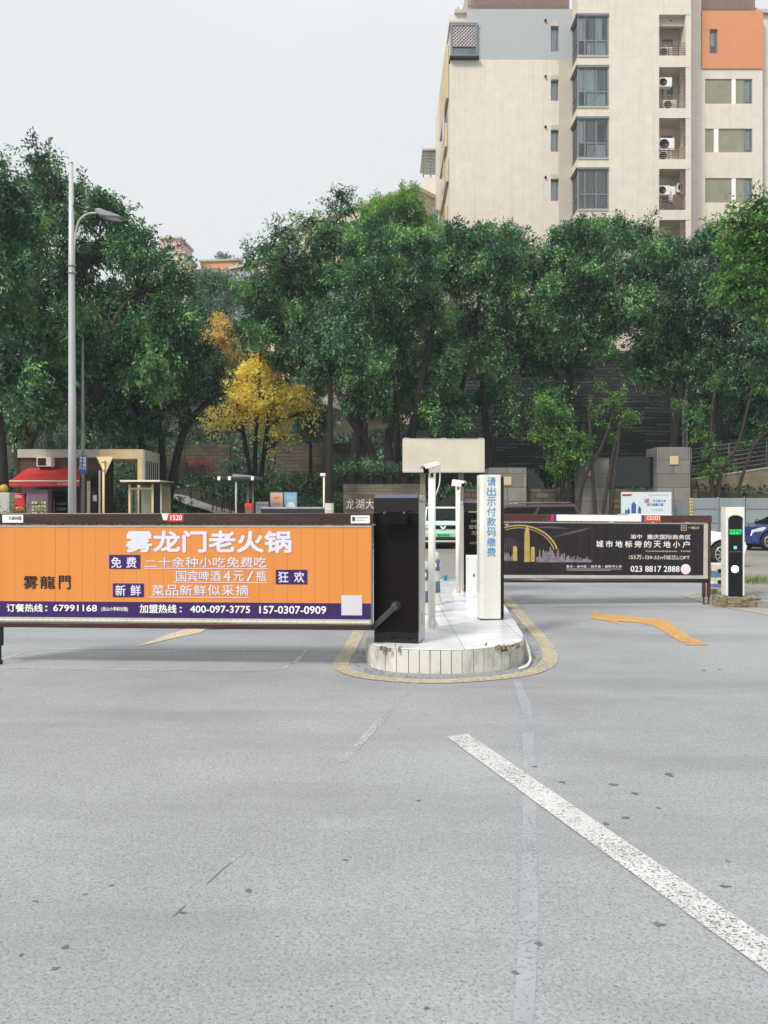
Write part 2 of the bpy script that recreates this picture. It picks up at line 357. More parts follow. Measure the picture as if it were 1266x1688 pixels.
raised('kerb', pv, CONC, -.02, .105); raised('pavement', offs(pv, .15), PAVE, .05, .108)
pl = [(-60,20.7),(-9.1,20.7),(-3.4,24.8),(.4,31.4),(2.1,33.2),(60,33.2),(60,36.5),(-60,36.5)]
raised('kerb', pl, CONC, -.02, .11); raised('pavement', offs(pl, .16), PAVE, .05, .114)

yl = smooth_path([G(*p) for p in [(593,1040),(577,1068),(564,1090),(566,1103),(590,1113),(630,1119.5),(690,1123.5),(760,1122.5),(840,1115.5),(884,1106),(906,1091),(905,1073),(890,1051),(868,1025),(846,1000),(832,984)]])
sheet('road_marking', ribbon(yl, .145), PYEL, .006)
sheet('road_marking', ribbon([G(*p) for p in [(1172,977),(1126,981.3),(1185,999),(1240,1008),(1290,1018),(1400,1036)]], .13), PYEL, .006)
up = [(771,1210.6),(1420,1654.5)]; lo = [(736,1215.6),(1300,1631)]
sheet('road_marking', [[G(*up[i]), G(*lo[i]), G(*lo[i+1]), G(*up[i+1])] for i in range(1)], PWHITE, .006)
z4 = lambda x, y: G(800+x/2.717, 800+y/2.717)
ar = [z4(*p) for p in [(486,562),(522,574),(612,588),(742,598),(800,597),(832,622),(925,684),(1004,717),(905,719),(840,682),(755,630),(690,618),(590,609),(608,627),(540,606),(470,597)]]
sheet('road_arrow', [ar], PORANGE, .006)
sheet('road_arrow', [[G(*p) for p in [(224,1067),(278,1046),(320,1034),(345,1030),(420,1026),(424,1036),(340,1038),(328,1044),(290,1052)]]], PCREAM, .006)
rb = lambda pts, w: ribbon([G(*p) for p in pts], w)
saw = rb([(0,1089),(35,1076),(80,1069.5),(300,1070.5),(505,1072),(488,1090),(468,1102),(400,1105),(200,1104.5),(0,1101)], .035)+rb([(480,1094),(560,1092.5),(606,1087)], .03)
saw += rb([(905,1000),(1010,996),(1100,1004),(1160,1004)], .04)+rb([(920,1046),(860,1042)], .03)+rb([(1000,985),(1100,985),(1140,994)], .03)+rb([(0,1040),(60,1033)], .06)
sheet('road_marking', saw, SAWCUT, .0022)
sheet('road_marking', rb([(686,1126),(655,1158),(620,1196),(565,1256)], [.045,.05,.055,.05])+rb([(404,1403),(380,1422)], .010), PFAINT, .0026)
sheet('road_seam', rb([(852,1122),(868,1165),(872,1230),(873,1300),(873,1400),(872,1500),(868,1600),(862,1690),(858,1800)], [.05,.08,.07,.065,.06,.068,.06,.056,.056]), SEAM, .0014)
tb = rb([(384,1419),(360,1440),(340,1458)], [.003,.005,.002])+rb([(306,1492),(296,1502),(284,1512)], [.002,.008,.003])
ring = [(p[0], p[1]) for p in [G(*q) for q in [(590,1060),(592,1085),(606,1101),(640,1113),(703,1117.5),(772,1116),(828,1110),(862,1098),(878,1084),(872,1062),(856,1034),(838,1004)]]]
sheet('road_ring', ribbon(smooth_path(ring, 5), .17), DARKRING, .003)  # darker ring on the road along the island edge
for (x, y, w, h) in [(702,1662,16,6),(1085,1524,24,10),(1030,1348,26,5),(1010,1294,22,5),(1105,1278,18,9),(1195,1462,24,6),(928,1290,16,6),(998,1358,14,5),(60,1486,12,4),(108,1562,15,9),(92,1597,18,8),(35,1575,10,6),(410,1468,14,7),(880,1264,12,4),(1045,1308,14,5),(1085,1332,12,4),(1200,1420,8,8),(888,1556,18,8),(850,1604,16,9),(300,1505,30,4),(570,1418,12,3),(184,1460,10,4),(140,1475,12,4),(690,1320,10,4),(1160,1105,10,2.5),(1186,1104,8,2)]:
    c = G(x, y); ex = w/2/F*c.y; ey = h/2*c.y*c.y/(F*H); k = 11
    tb.append([(c.x+math.cos(2*math.pi*i/k)*ex*random.uniform(.25,1.15), c.y+math.sin(2*math.pi*i/k)*ey*random.uniform(.45,1.1)) for i in range(k)])
sheet('tar_spot', tb, TAR, .0018)
sheet('road_marking', rb([(690,936),(800,938),(1000,941)], .12)+rb([(690,908),(1300,908.5)], .1)+rb([(860,955.5),(1150,957)], .05), PFAINT, .009)

# ------------------------------------------------------------------ the traffic island
IZ = .21
gi = lambda x, y: G(x, y, IZ)
front = smooth_path([gi(*p) for p in [(604,1050),(609,1059),(630,1065),(654,1068),(709,1070),(766,1070),(812,1066),(845,1061.5),(861,1055),(862,1045)]], 5)
front = [(p.x, p.y) for p in front]
outline = front+[(1.51,9.6),(1.78,13.4),(1.6,13.9),(.6,13.9),(.42,13.4)]
isl = thing('traffic_island', 'raised island clad in white tiles with cracked grimy edge tiles, between the lanes', 'traffic island', (.7,7.2,0))
TILE = mk_brick('white_floor_tile', rgb('#dfe2e6'), rgb('#d6dade'), rgb('#9a9a98'), .6, .6, .004, .3, .05, flat=True, off=0., dirt=rgb('#aaa79f'), dirt_amt=.5, ds=1.1, sq=0., bscale=4.)
SIDET = mk('white_side_tile', '#d3d1c6', .4, var=.06, dirt='#5f584a', dirt_amt=.75, ds=2.8, stretch=(1, 1, .6))
MORTAR = mk('mortar', '#6e655a', .9, var=.3, vs=14, bump=.5)
mb = MB(); mb.prism(offs(outline, .022), -.02, IZ-.012, 'z'); mb.build('core', MORTAR, isl, world=True, fixn=True)
mb = MB(); ol = offs(outline, .004); mb.prism(ol, IZ-.011, IZ, 'z'); mb.build('top_tiles', TILE, isl, bevel=.003, world=True, fixn=True)
# side tiles, each a thin upright slab along the edge
mb = MB(); per = [Vector(p) for p in outline]; per.append(per[0]); acc = []
for i in range(len(per)-1):
    a, b = per[i], per[i+1]; n = max(1, int((b-a).length/.01))
    for j in range(n): acc.append(a.lerp(b, j/n))
i = 0; step = 9; rng = random.Random(3)
while i+step < len(acc):
    a, b = acc[i], acc[i+step]; e = (b-a).normalized(); nn = Vector((e.y, -e.x)); a = a+e*.003; b = b-e*.003
    jag = a.x > .98 and a.y < 7.2
    ta, tb_ = IZ-.012-(rng.uniform(0, .05) if jag else rng.uniform(0, .003)), IZ-.012-(rng.uniform(0, .05) if jag else rng.uniform(0, .003))
    o1 = nn*(.004+rng.uniform(0, .006)); p = [a+o1, b+o1, b-nn*.012, a-nn*.012]
    mb.add([(p[0].x,p[0].y,0),(p[1].x,p[1].y,0),(p[2].x,p[2].y,0),(p[3].x,p[3].y,0),(p[0].x,p[0].y,ta),(p[1].x,p[1].y,tb_),(p[2].x,p[2].y,tb_),(p[3].x,p[3].y,ta)],
           [(0,3,2,1),(4,5,6,7),(0,1,5,4),(1,2,6,5),(2,3,7,6),(3,0,4,7)])
    i += step
mb.build('side_tiles', SIDET, isl, world=True, fixn=True)
mb = MB(); rng = random.Random(5)
for k in range(18):
    mb.cut(); c = gi(rng.uniform(800, 862), rng.uniform(1060, 1066)) if k < 12 else gi(rng.uniform(612, 660), rng.uniform(1066, 1069)); s_ = rng.uniform(.005, .02)
    mb.prism([(c.x+math.cos(t*1.05)*s_*rng.uniform(.6,1.5), c.y-.01+math.sin(t*1.05)*s_*rng.uniform(.4,.9)) for t in range(6)], IZ-.03, IZ+.004+rng.uniform(0,.008), 'z')
mb.build('broken_mortar', mk('broken_mortar', '#857b6c', .9, var=.35, vs=20), isl, world=True, fixn=True)
mb = MB(); mb.tube(smooth_path([G(866,1052,.16),G(872,1076,.06),G(874,1088,.03),G(868,1098,.015),G(856,1102,.012)], 5), [.006]*3+[.014]*15+[.012]*3, 8)
tag(mb.build('plastic_strip', WHITE, fixn=True), 'broken white plastic strip lying against the right corner of the tiled island', 'plastic strip')
mb = MB(); c = gi(734, 957); mb.lathe([(.03,0),(.042,.085),(.044,.09),(.036,.09)], (c.x, c.y, IZ), 16)
tag(mb.build('cup', mk('teal_plastic', '#1c93a0', .35), fixn=True), 'small teal cup left standing on the white island floor', 'cup')

# ------------------------------------------------------------------ barrier cabinets
def cabinet(label, x, y, th, w=.413, dp=.33, h=1.35, back_lit=False):
    t = thing('barrier_cabinet', label, 'barrier cabinet', (x, y, IZ), (0, 0, R(th)), 'dark cabinets that drive the barriers')
    mb = MB(); mb.box(-w/2+.004, w/2+.012, .03, dp, .01, h-.07); mb.build('housing', LGREY, t, bevel=.012)
    mb = MB(); mb.box(-w/2+.004, w/2+.016, .035, dp+.006, h-.063, h-.004); mb.build('lid', LGREY, t, bevel=.02)
    mb = MB(); mb.box(-w/2, w/2, 0, .028, .1, h-.165); mb.build('door', BLACKD, t, bevel=.004)
    mb = MB(); mb.prism([(0, h-.16), (.034, h-.16), (.034, h-.004), (.05, h), (.012, h-.03), (0, h-.03)], -w/2, w/2, 'x'); mb.build('cap', BLACKG, t, bevel=.002, fixn=True)
    mb = MB(); mb.prism([(-.002, h-.032), (.034, h), (.034, h-.036)], -w/2+.006, w/2-.006, 'x'); mb.build('cap_bevel', mk('blue_reflection_gloss', '#46526a', .25), t, fixn=True)  # bluish reflection on the black bevel, put into its colour
    mb = MB(); mb.box(-w/2+.003, w/2-.003, .003, .03, 0, .097); mb.build('plinth', BLACKG, t, bevel=.004)
    mb = MB()
    for z0_, yy in ((.16, .12), (.16, .16), (h-.38, .12), (h-.38, .16)):
        mb.cut(); mb.box(w/2+.007, w/2+.0128, yy-.003, yy+.003, z0_, z0_+.1)
        for zz in [z0_+.02*i for i in range(6)]: mb.tube([(w/2+.008, yy, zz), (w/2+.0135, yy, zz)], .006, 6)
    mb.mi = 0; mb.build('vent_holes', RUBBER, t)
    mb = MB(); mb.box(w/2+.008, w/2+.014, .075, .3, h-.95, h-.2); mb.build('side_hatch', LGREY, t, bevel=.003)
    return t
cab = cabinet('dark brown barrier cabinet with a crank arm, near island end beside the orange banner', .1075, 7.16, -12.)
# the crank that links the rail to the near cabinet
mb = MB(); mb.lathe([(.045,0),(.045,-.03),(.034,-.045),(.03,-.075),(.016,-.085)], (.0,0,0), 18, 'y'); CRANK = mk('crank_metal', '#4b4d4d', .35, metal=.5); hub = mb.build('crank_hub', CRANK, cab); hub.location = (-.0, 0, .345)
hub.location = (.002, -.002, .335)
mb = MB(); mb.bar((.0,-.062,0), (-.195,-.075,-.185), .03, .05); mb.tube([(-.195,-.1,-.185),(-.195,-.05,-.185)], .028, 12); mb.tube([(0,-.09,0),(0,-.04,0)], .032, 14); mb.build('crank_arm', CRANK, hub, bevel=.004)
mb = MB()
for k in range(4): mb.cut(); mb.lathe([(.008,-.006),(.008,.006)], (-.05-.04*k, -.07, -.075-.035*k), 8, 'y')
mb.build('bolts', STEEL, hub)

# ------------------------------------------------------------------ the two banner barriers
def slats(name, t, u0, u1, ztop, zmid, zbot, step, mats, gap=.0013):
    mb = MB(); n = int((u1-u0)/step+.5); st = (u1-u0)/n; rg = random.Random(n)
    def slat(a, b, z0, z1, e, g):
        mb.add([(a,-.0105+e,z0),(b,-.0105+g,z0),(b,.006,z0),(a,.006,z0),(a,-.0105+e,z1),(b,-.0105+g,z1),(b,.006,z1),(a,.006,z1)], [(0,3,2,1),(4,5,6,7),(0,1,5,4),(1,2,6,5),(2,3,7,6),(3,0,4,7)])
    for i in range(n):
        a, b = u0+i*st+gap/2, u0+(i+1)*st-gap/2; e, g = rg.uniform(-.001, .0015), rg.uniform(-.001, .0015)
        mb.mi = 0; slat(a, b, zmid, ztop, e, g)
        if zmid > zbot: mb.mi = 1; slat(a, b, zbot, zmid, e, g)
    o = mb.build(name, mats, t); m2 = MB(); m2.box(u0+.002, u1-.002, .008, .014, zbot+.004, ztop-.004); m2.build('backing_sheet', DARK, t); return o
ORANGE = mk('orange_banner', '#d98a42', .42, var=.05, vs=1.5, dirt='#c98a4c', dirt_amt=.35, ds=3., stretch=(3, 1, .5))
PURPLE = mk('purple_banner', '#35185e', .4, var=.08)
PL = Plane(-.114, 7.06, -3.2, 0.)
bar1 = PL.thing('barrier_gate', 'lowered barrier arm carrying an orange banner of white lettering, across the near lane', 'barrier')
q = PL.uz
def rect(px0, py0, px1, py1, pl=None):
    f = (pl or PL).uz; a, b = f(px0, py1), f(px1, py0); a2, b2 = f(px0, py0), f(px1, py1)
    return a[0], b[0], (a[1]+b2[1])/2, (a2[1]+b[1])/2
uL = q(-45, 900)[0]; zt = q(300, 846)[1]; zb = q(300, 864)[1]
mb = MB(); mb.box(uL, .02, -.03, .03, zb, zt); arm = mb.build('arm', BROWN, bar1, bevel=.006)
mb = MB(); a = rect(627, 842.5, 672, 865.5); mb.box(a[0], a[1], -.036, .045, a[2], a[3]); br = mb.build('bracket', BLACKD, bar1, bevel=.006)
mb = MB()
for px in (634, 666):
    mb.cut(); u, z = q(px, 846); mb.lathe([(.009,-.012),(.013,0),(.013,.004)], (u,-.038,z+.004), 12, 'y')
mb.build('bolts', STEEL, br)
u0, u1 = q(-40, 900)[0], q(612, 900)[0]
zo1, zo0, zp0 = q(300, 869)[1], q(300, 992.5)[1], q(300, 1018.5)[1]
slats('banner', bar1, u0, u1, zo1, zo0, zp0, .128, [ORANGE, PURPLE])
mb = MB(); mb.box(uL, u1, -.016, .016, zo1, zo1+.018); mb.build('top_track', LGREY, bar1, bevel=.003)
mb = MB(); mb.box(uL, u1, -.016, .016, zp0-.046, zp0-.002)
mb.build('bottom_track', LGREY, bar1, bevel=.003)
mb = MB(); k = 0
while u0+.06*k < u1-.03: mb.box(u0+.06*k, u0+.06*k+.036, -.021, -.014, zp0-.032, zp0-.018); k += 1
mb.box(u0+.002, u1-.032, -.0175, -.0155, zp0-.03, zp0-.02); mb.build('track_clips', CREAMP, bar1)
mb = MB(); k = 0
while u0+.064*k < u1: mb.box(u0+.064*k+.01*(k % 3), u0+.064*k+.04, -.012, .012, zo1+.02, zb+.002); k += 1
mb.box(u0+.01, u1-.02, .012, .016, zo1+.022, zb+.001); mb.build('hangers', LGREY, bar1)
zr = q(300, 1036)[1]
mb = MB(); mb.box(uL, u1+.012, -.022, .022, zr, zp0-.049); mb.build('bottom_rail', BROWN, bar1, bevel=.008)
mb = MB(); mb.box(u1-.002, u1+.012, -.016, .016, zp0-.04, zo1+.03); mb.build('side_rail', STEEL, bar1, bevel=.003)
uf = q(2, 1060)[0]
mb = MB(); mb.box(uf-.03, uf+.014, -.02, .02, zr-.17, zr+.01); mb.tube([(uf-.008,0,zr-.16),(uf-.008,0,.02)], .01, 8); mb.lathe([(.022,.006),(.02,.03),(.01,.05)], (uf-.008,0,0), 12); mb.build('foot', DARK, bar1, bevel=.003)
YF = -.0145
def wr(mb, s, px0, py0, px1, py1, off=0., y=YF, pl=None, tilt=0.):
    a = rect(px0, py0, px1, py1, pl); mb.text(s, a[0], a[1], a[2], a[3], y, off, tilt)
def blk(mb, px0, py0, px1, py1, y0=-.0138, y1=-.0125, pl=None):
    a = rect(px0, py0, px1, py1, pl); mb.box(a[0], a[1], y0, y1, a[2], a[3])
mb = MB()
wr(mb, '雾龙门老火锅', 208, 874.5, 481, 911, .045)
for s, x0, x1, y0, y1, tr in [('二十余种小吃免费吃',238,441,918,936,1),('国宾啤酒4元/瓶',290,441,941,959,1),('菜品新鲜似采摘',250,411,964,982.5,1)]:
    mb.cut()
    cs = list(s); n = len(cs); w = (x1-x0)/n
    for i, c in enumerate(cs):
        k = .62 if c in '4/' else .9
        wr(mb, c, x0+i*w+w*(1-k)/2, y0+(6 if c == '二' else 0), x0+(i+1)*w-w*(1-k)/2, y1-(1 if c != '二' else 2), .012)
for (x, y, s) in [(184,918,'免'),(209,918,'费'),(191,964,'新'),(216,964,'鲜'),(459,942,'狂'),(485,942,'欢')]: (mb.cut() if s in '免新狂' else 0); wr(mb, s, x, y, x+17, y+18, .02)
for (x0, x1, y) in [(238,442,936.5),(287,441,959.3),(247,411,983.8)]: mb.cut(); blk(mb, x0, y, x1, y+1.1)
mb.build('lettering', LILAC, bar1)
mb = MB()
for (x0, y0, x1, y1) in [(181,914.5,232,937.5),(187,961.5,238,984),(455,939,507,963)]: mb.cut(); blk(mb, x0, y0, x1, y1, -.0136, -.0112)
mb.build('word_panel', PURPLE, bar1)
mb = MB()
wr(mb, '订餐热线', 12, 995, 72, 1008.5, .03); wr(mb, ':', 76, 998, 79.5, 1007, .03); mb.cut(); wr(mb, '67991168', 89, 996.5, 161, 1007.5, .035); mb.cut(); wr(mb, '(龙山小学斜对面)', 168, 1000, 212, 1008, .02)
mb.cut(); wr(mb, '加盟热线', 231, 996, 292, 1010.5, .03); wr(mb, ':', 297, 1000, 300.5, 1009, .03); mb.cut(); wr(mb, '400-097-3775', 314, 998, 413, 1010, .035); mb.cut(); wr(mb, '157-0307-0909', 428, 998.5, 538, 1011.5, .035)
mb.build('lettering', PLANT_WHITE, bar1)
mb = MB(); wr(mb, '雾', 40, 949.5, 64, 970.5, .02); wr(mb, '龍', 67, 949, 92, 970.5, .02); wr(mb, '門', 98, 948.5, 117.5, 971, .02); mb.build('lettering', BLACKP, bar1)
mb = MB(); blk(mb, 563, 981, 597, 1014, -.0137, -.0125); mb.build('blank_sticker', mk('print_offwhite', '#c9ccd2', .5, var=.05), bar1)
PLA = Plane(-.114, 7.06, -3.2); 
mb = MB(); blk(mb, 7, 848.5, 41, 861.5, -.032, -.0295); mb.cut(); blk(mb, 579, 849.5, 610, 862.5, -.032, -.0295); mb.cut(); a = rect(268, 846.5, 281, 857.5); mb.prism([(a[0], a[3]), (a[1]+.008, a[3]), (a[1]-.018, a[2]), (a[0]+.018, a[2])], -.032, -.0295, 'y'); mb.build('sticker', PLANT_WHITE, bar1, fixn=True)
mb = MB(); a = rect(277, 847, 304, 859.5); mb.prism([(a[0]+.014, a[3]), (a[1], a[3]), (a[1], a[2]), (a[0]-.004, a[2])], -.033, -.0296, 'y'); mb.build('number_sticker', REDP, bar1, fixn=True)
mb = MB(); wr(mb, '1520', 283, 848.8, 302, 857.6, .03, -.0345); mb.build('lettering', PLANT_WHITE, bar1)
mb = MB(); wr(mb, '大森林园', 17, 851, 38, 857, .02, -.0335); mb.cut(); blk(mb, 581, 852, 586, 859, -.0335, -.032); blk(mb, 588, 853, 607, 854, -.0335, -.032); blk(mb, 588, 857, 601, 857.8, -.0335, -.032); mb.build('lettering', mk('print_grey', '#55504e', .5), bar1)

# far barrier
PR = Plane(1.56, 11.72, 4.2, -.0085)
bar2 = PR.thing('barrier_gate', 'lowered barrier arm carrying a black banner with a golden city skyline, far right lane', 'barrier')
cab2 = cabinet('black barrier cabinet behind the white pay pillar at the far island end', 1.40, 11.8, 6., h=1.36)
f = lambda *a: rect(*a, pl=PR)
ue = PR.uz(1171, 900)[0]
BROWN2 = mk('red_brown_enamel', '#4a2620', .4, var=.15, vs=8, dirt='#7a5a4c', dirt_amt=.3, ds=6.)
a = f(1000, 848.5, 1010, 860); mb = MB(); mb.box(-.12, ue, -.03, .03, a[2], a[3]); mb.build('arm', BROWN2, bar2, bevel=.005)
mb = MB(); b = f(915, 848.8, 1054.5, 858.5); mb.box(b[0], b[1], -.033, -.028, a[2]+.006, a[3]-.004); mb.build('white_band', PLANT_WHITE, bar2)
for (x0, x1, m, nm) in [(905.8,910.4,REDP,'red_band'),(910.4,915,NAVYP,'blue_band'),(1054.5,1059.5,NAVYP,'blue_band'),(1059.5,1086.5,mk('print_orange_red', '#e04a2c', .45),'number_sticker')]:
    mb = MB(); b = f(x0, 848.8, x1, 858.5); mb.box(b[0], b[1], -.033, -.028, a[2]+.006, a[3]-.004); mb.build(nm, m, bar2)
mb = MB(); wr(mb, 'CG1521', 1063.5, 850.6, 1084.5, 857.2, .03, -.0345, PR); mb.build('lettering', PLANT_WHITE, bar2)
b = f(820, 863, 1158.5, 948); un = b[1]
BLKB = mk('black_banner', '#191215', .38, var=.15, vs=2., dirt='#3a3236', dirt_amt=.35, ds=3., stretch=(4, 1, .3))
slats('banner', bar2, .0, un, b[3], b[2], b[2], .128, [BLKB, BLKB])
mb = MB(); mb.box(0, un, -.016, .016, b[3], b[3]+.02); mb.box(un, un+.075, -.012, .012, b[2]-.05, b[3]+.02); mb.box(0, un+.075, -.018, .018, b[2]-.052, b[2]-.002); mb.build('frame', LGREY, bar2, bevel=.003)
mb = MB(); k = 0
while .06*k < un: mb.box(.06*k+.012*(k*7 % 3), .06*k+.045, -.012, .012, b[3]+.024, a[2]-.001); k += 1
mb.box(.01, un-.01, .012, .016, b[3]+.026, a[2]-.002); mb.build('hangers', PLANT_WHITE, bar2)
mb = MB(); mb.tube([(-.05,-.0,b[2]-.083),(ue-.03,0,b[2]-.083)], .03, 14); mb.build('bottom_rail', mk('grey_black_tube', '#3a3d3b', .3, metal=.3), bar2)
for du in (-.105, -.03):
    mb = MB(); mb.box(ue+du-.022, ue+du+.022, -.022, .022, .14, a[3]+.004 if du > -.05 else b[2]-.06); mb.tube([(ue+du,0,.14),(ue+du,0,.02)], .013, 8); mb.lathe([(.034,.004),(.03,.03),(.014,.055)], (ue+du,0,0), 12); mb.build('foot_post', BROWN2, bar2, bevel=.003)
# the picture and the words on the far banner
z9 = lambda x, y: (820+x/3.517, 850+y/3.517)
def poly9(mb, pts, y0=-.0135, y1=-.0125):
    mb.prism([PR.uz(*z9(*p)) for p in pts], y0, y1, 'y')
mb = MB()
poly9(mb, [(152,268),(152,110),(158,75),(166,64),(176,70),(182,110),(184,268)], -.0150, -.0128); poly9(mb, [(86,262),(86,180),(98,174),(110,186),(111,262)], -.0148); poly9(mb, [(188,266),(190,185),(200,178),(212,184),(213,266)], -.0148)
arc = lambda cx, cy, r, t0, t1, k=22: [(cx+r*math.cos(R(t0+(t1-t0)*i/k)), cy-r*.80*math.sin(R(t0+(t1-t0)*i/k))) for i in range(k+1)]
poly9(mb, arc(120,238,232,14,112)+arc(120,238,222,112,14), -.0140, -.0127); poly9(mb, arc(120,238,212,14,112)+arc(120,238,207,112,14), -.0139, -.0127)
mb.build('picture', GOLDP, bar2, fixn=True)
mb = MB(); rg = random.Random(4)
for k in range(46):
    x = 222+k*6.9; h_ = rg.uniform(14, 58)*(1.25 if k < 24 else .62)*(1.35 if k in (10, 11, 17, 26) else 1); w_ = rg.uniform(5, 11); poly9(mb, [(x,270),(x,270-h_),(x+w_*.5,270-h_-rg.uniform(0, 8)),(x+w_,270-h_),(x+w_,270)], -.0142-.0001*(k % 5), -.0126)
for k in range(5): x = 36+k*10; poly9(mb, [(x,262),(x,262-rg.uniform(15, 60)),(x+8,262-rg.uniform(10, 50)),(x+8,262)], -.0141-.0001*k, -.0126)
mb.build('picture', mk('print_mauve_grey', '#7f7680', .5, var=.45, vs=25.), bar2, fixn=True)
mb = MB()
for r_ in (170, 140, 110, 80): poly9(mb, arc(60,210,r_*.55,20,160)+arc(60,210,r_*.55-2,160,20), -.0138, -.0127)
for k in range(6): poly9(mb, [(30+k*16,205),(48+k*10,120+abs(k-2)*6),(50+k*10,120+abs(k-2)*6),(33+k*16,205)], -.0137, -.0127)
poly9(mb, [(300,128),(420,92),(540,66),(500,86),(430,104)], -.0136, -.0127); poly9(mb, [(180,70),(300,60),(430,76),(330,74)], -.0136, -.0127)
mb.build('picture', mk('print_dim_mauve', '#574a55', .5, var=.2), bar2, fixn=True)
mb = MB(); w9 = lambda s, x0, y0, x1, y1, off=0.: wr(mb, s, *z9(x0, y0), *z9(x1, y1), off, -.0146, PR)
w9('渝中', 766, 108, 832, 134, .012); mb.cut(); w9('重庆国际商务区', 862, 110, 1115, 137, .012)
mb.cut()
for i, c in enumerate('城市地标旁的天地小户'): w9(c, 567+i*55.6, 144+i*.35, 567+i*55.6+42, 183+i*.35, .02)
mb.cut(); w9('CHONGQING  TIME', 855, 203, 1114, 211); mb.cut(); w9('023 8817 2888', 768, 291, 1052, 326, .022)
mb.cut()
for i, c in enumerate('重庆·渝中区·瑞天路·嘉陵中心旁'): w9(c, 396+i*20.3+(4 if c == '·' else 0), 287 if c != '·' else 292, 396+i*20.3+(16 if c != '·' else 9), 301 if c != '·' else 296, .01)
mb.cut(); blk(mb, *z9(396,308), *z9(716,309.5), -.0142, -.0128, PR); blk(mb, *z9(396,315), *z9(650,316.5), -.0142, -.0128, PR); mb.cut(); w9('楼盘', 38, 46, 60, 58)
mb.build('lettering', PLANT_WHITE, bar2)
mb = MB(); w9('55万', 768, 228, 832, 253, .012); w9('总', 757, 229, 766, 239, .01); w9('价', 757, 241, 766, 251, .01); w9('起', 836, 241, 844, 251, .01); mb.cut(); w9('建', 851, 229, 860, 239, .01); w9('面', 851, 241, 860, 251, .01); w9('39-53㎡城芯LOFT', 863, 228, 1110, 255, .008)
mb.build('lettering', CREAMT, bar2)
mb = MB()
for (x0, y0, x1, y1) in [(1058,55,1090,58),(1058,84,1090,87),(1058,58,1061,84),(1087,58,1090,84),(1065,64,1083,66),(1065,70,1083,72),(1065,76,1083,78),(1073,66,1075,76)]: blk(mb, *z9(x0,y0), *z9(x1,y1), -.0142, -.0128, PR)
mb.cut(); w9('天地', 1097, 66, 1113, 73); w9('御嘉江城', 1117, 62, 1163, 78, .02)
mb.build('emblem', mk('print_pale_gold', '#d2b98e', .5), bar2)
c = PR.uz(*z9(1087, 310)); mb = MB(); mb.disc(c[0], c[1], .078, -.0145, -.012); mb.build('blank_disc', mk('print_pale_pink', '#e2d6e0', .5, var=.08, vs=30.), bar2, fixn=True)
# sticker words on the far cabinet
mb = MB()
def c2(s, px0, py0, px1, py1):
    p0, p1 = P(px0, py1, 11.8), P(px1, py0, 11.8); mb.text(s, p0.x-1.40, p1.x-1.40, p0.z-IZ, p1.z-IZ, -.004-.11*(0), .01)
c2('城市地标', 772.5, 865, 803, 872); mb.cut(); c2('天地小户', 777, 875, 805, 882); mb.cut(); c2('55万', 774, 893, 790, 897); mb.cut(); c2('商务区', 776, 857, 792, 861)
blkx = [P(772, 845, 11.8), P(800, 842.6, 11.8)]; mb.box(blkx[0].x-1.4, blkx[1].x-1.4, -.004, -.001, blkx[0].z-IZ, blkx[1].z-IZ)
mb.build('lettering', mk('print_dull_white', '#a8a6a6', .5), cab2)

# ------------------------------------------------------------------ pay pillar, camera posts, bollards, small cabinet
c = gi(811, 1022); pil = thing('pay_pillar', 'tall white pillar with blue vertical Chinese lettering asking for payment code, near the island edge', 'pay pillar', (c.x+.0, c.y, IZ), (0, 0, R(7)))
w, dp, h = .26, .16, 1.60
mb = MB(); mb.prism([(-w/2, 0+.03), (-w/2+.035, 0), (w/2-.03, 0), (w/2-.03, dp), (-w/2, dp)], .012, h, 'z'); mb.build('body', WHITE, pil, bevel=.004, fixn=True)
mb = MB(); mb.box(w/2-.029, w/2+.004, -.006, dp+.004, .012, h-.02); mb.build('screen_side', BLACKG, pil, bevel=.004)
mb = MB(); mb.box(-w/2+.004, w/2, .006, dp-.002, 0, .012); mb.build('base', DARK, pil)
mb = MB(); zt_ = 0
for i, ch in enumerate('请出示付款码缴费'):
    y0 = 786+i*16.65; p0, p1 = P(802.5, y0+15, c.y), P(817.5, y0, c.y); mb.text(ch, p0.x-c.x, p1.x-c.x, p0.z-IZ, p1.z-IZ, -.0022, .012)
mb.build('lettering', BLUEP, pil)
mb = MB()
for k in range(60): mb.box(-w/2-.0012, -w/2+.001, .05, .13, .3+k*.02, .309+k*.02)
mb.build('vent_slots', LGREY, pil)
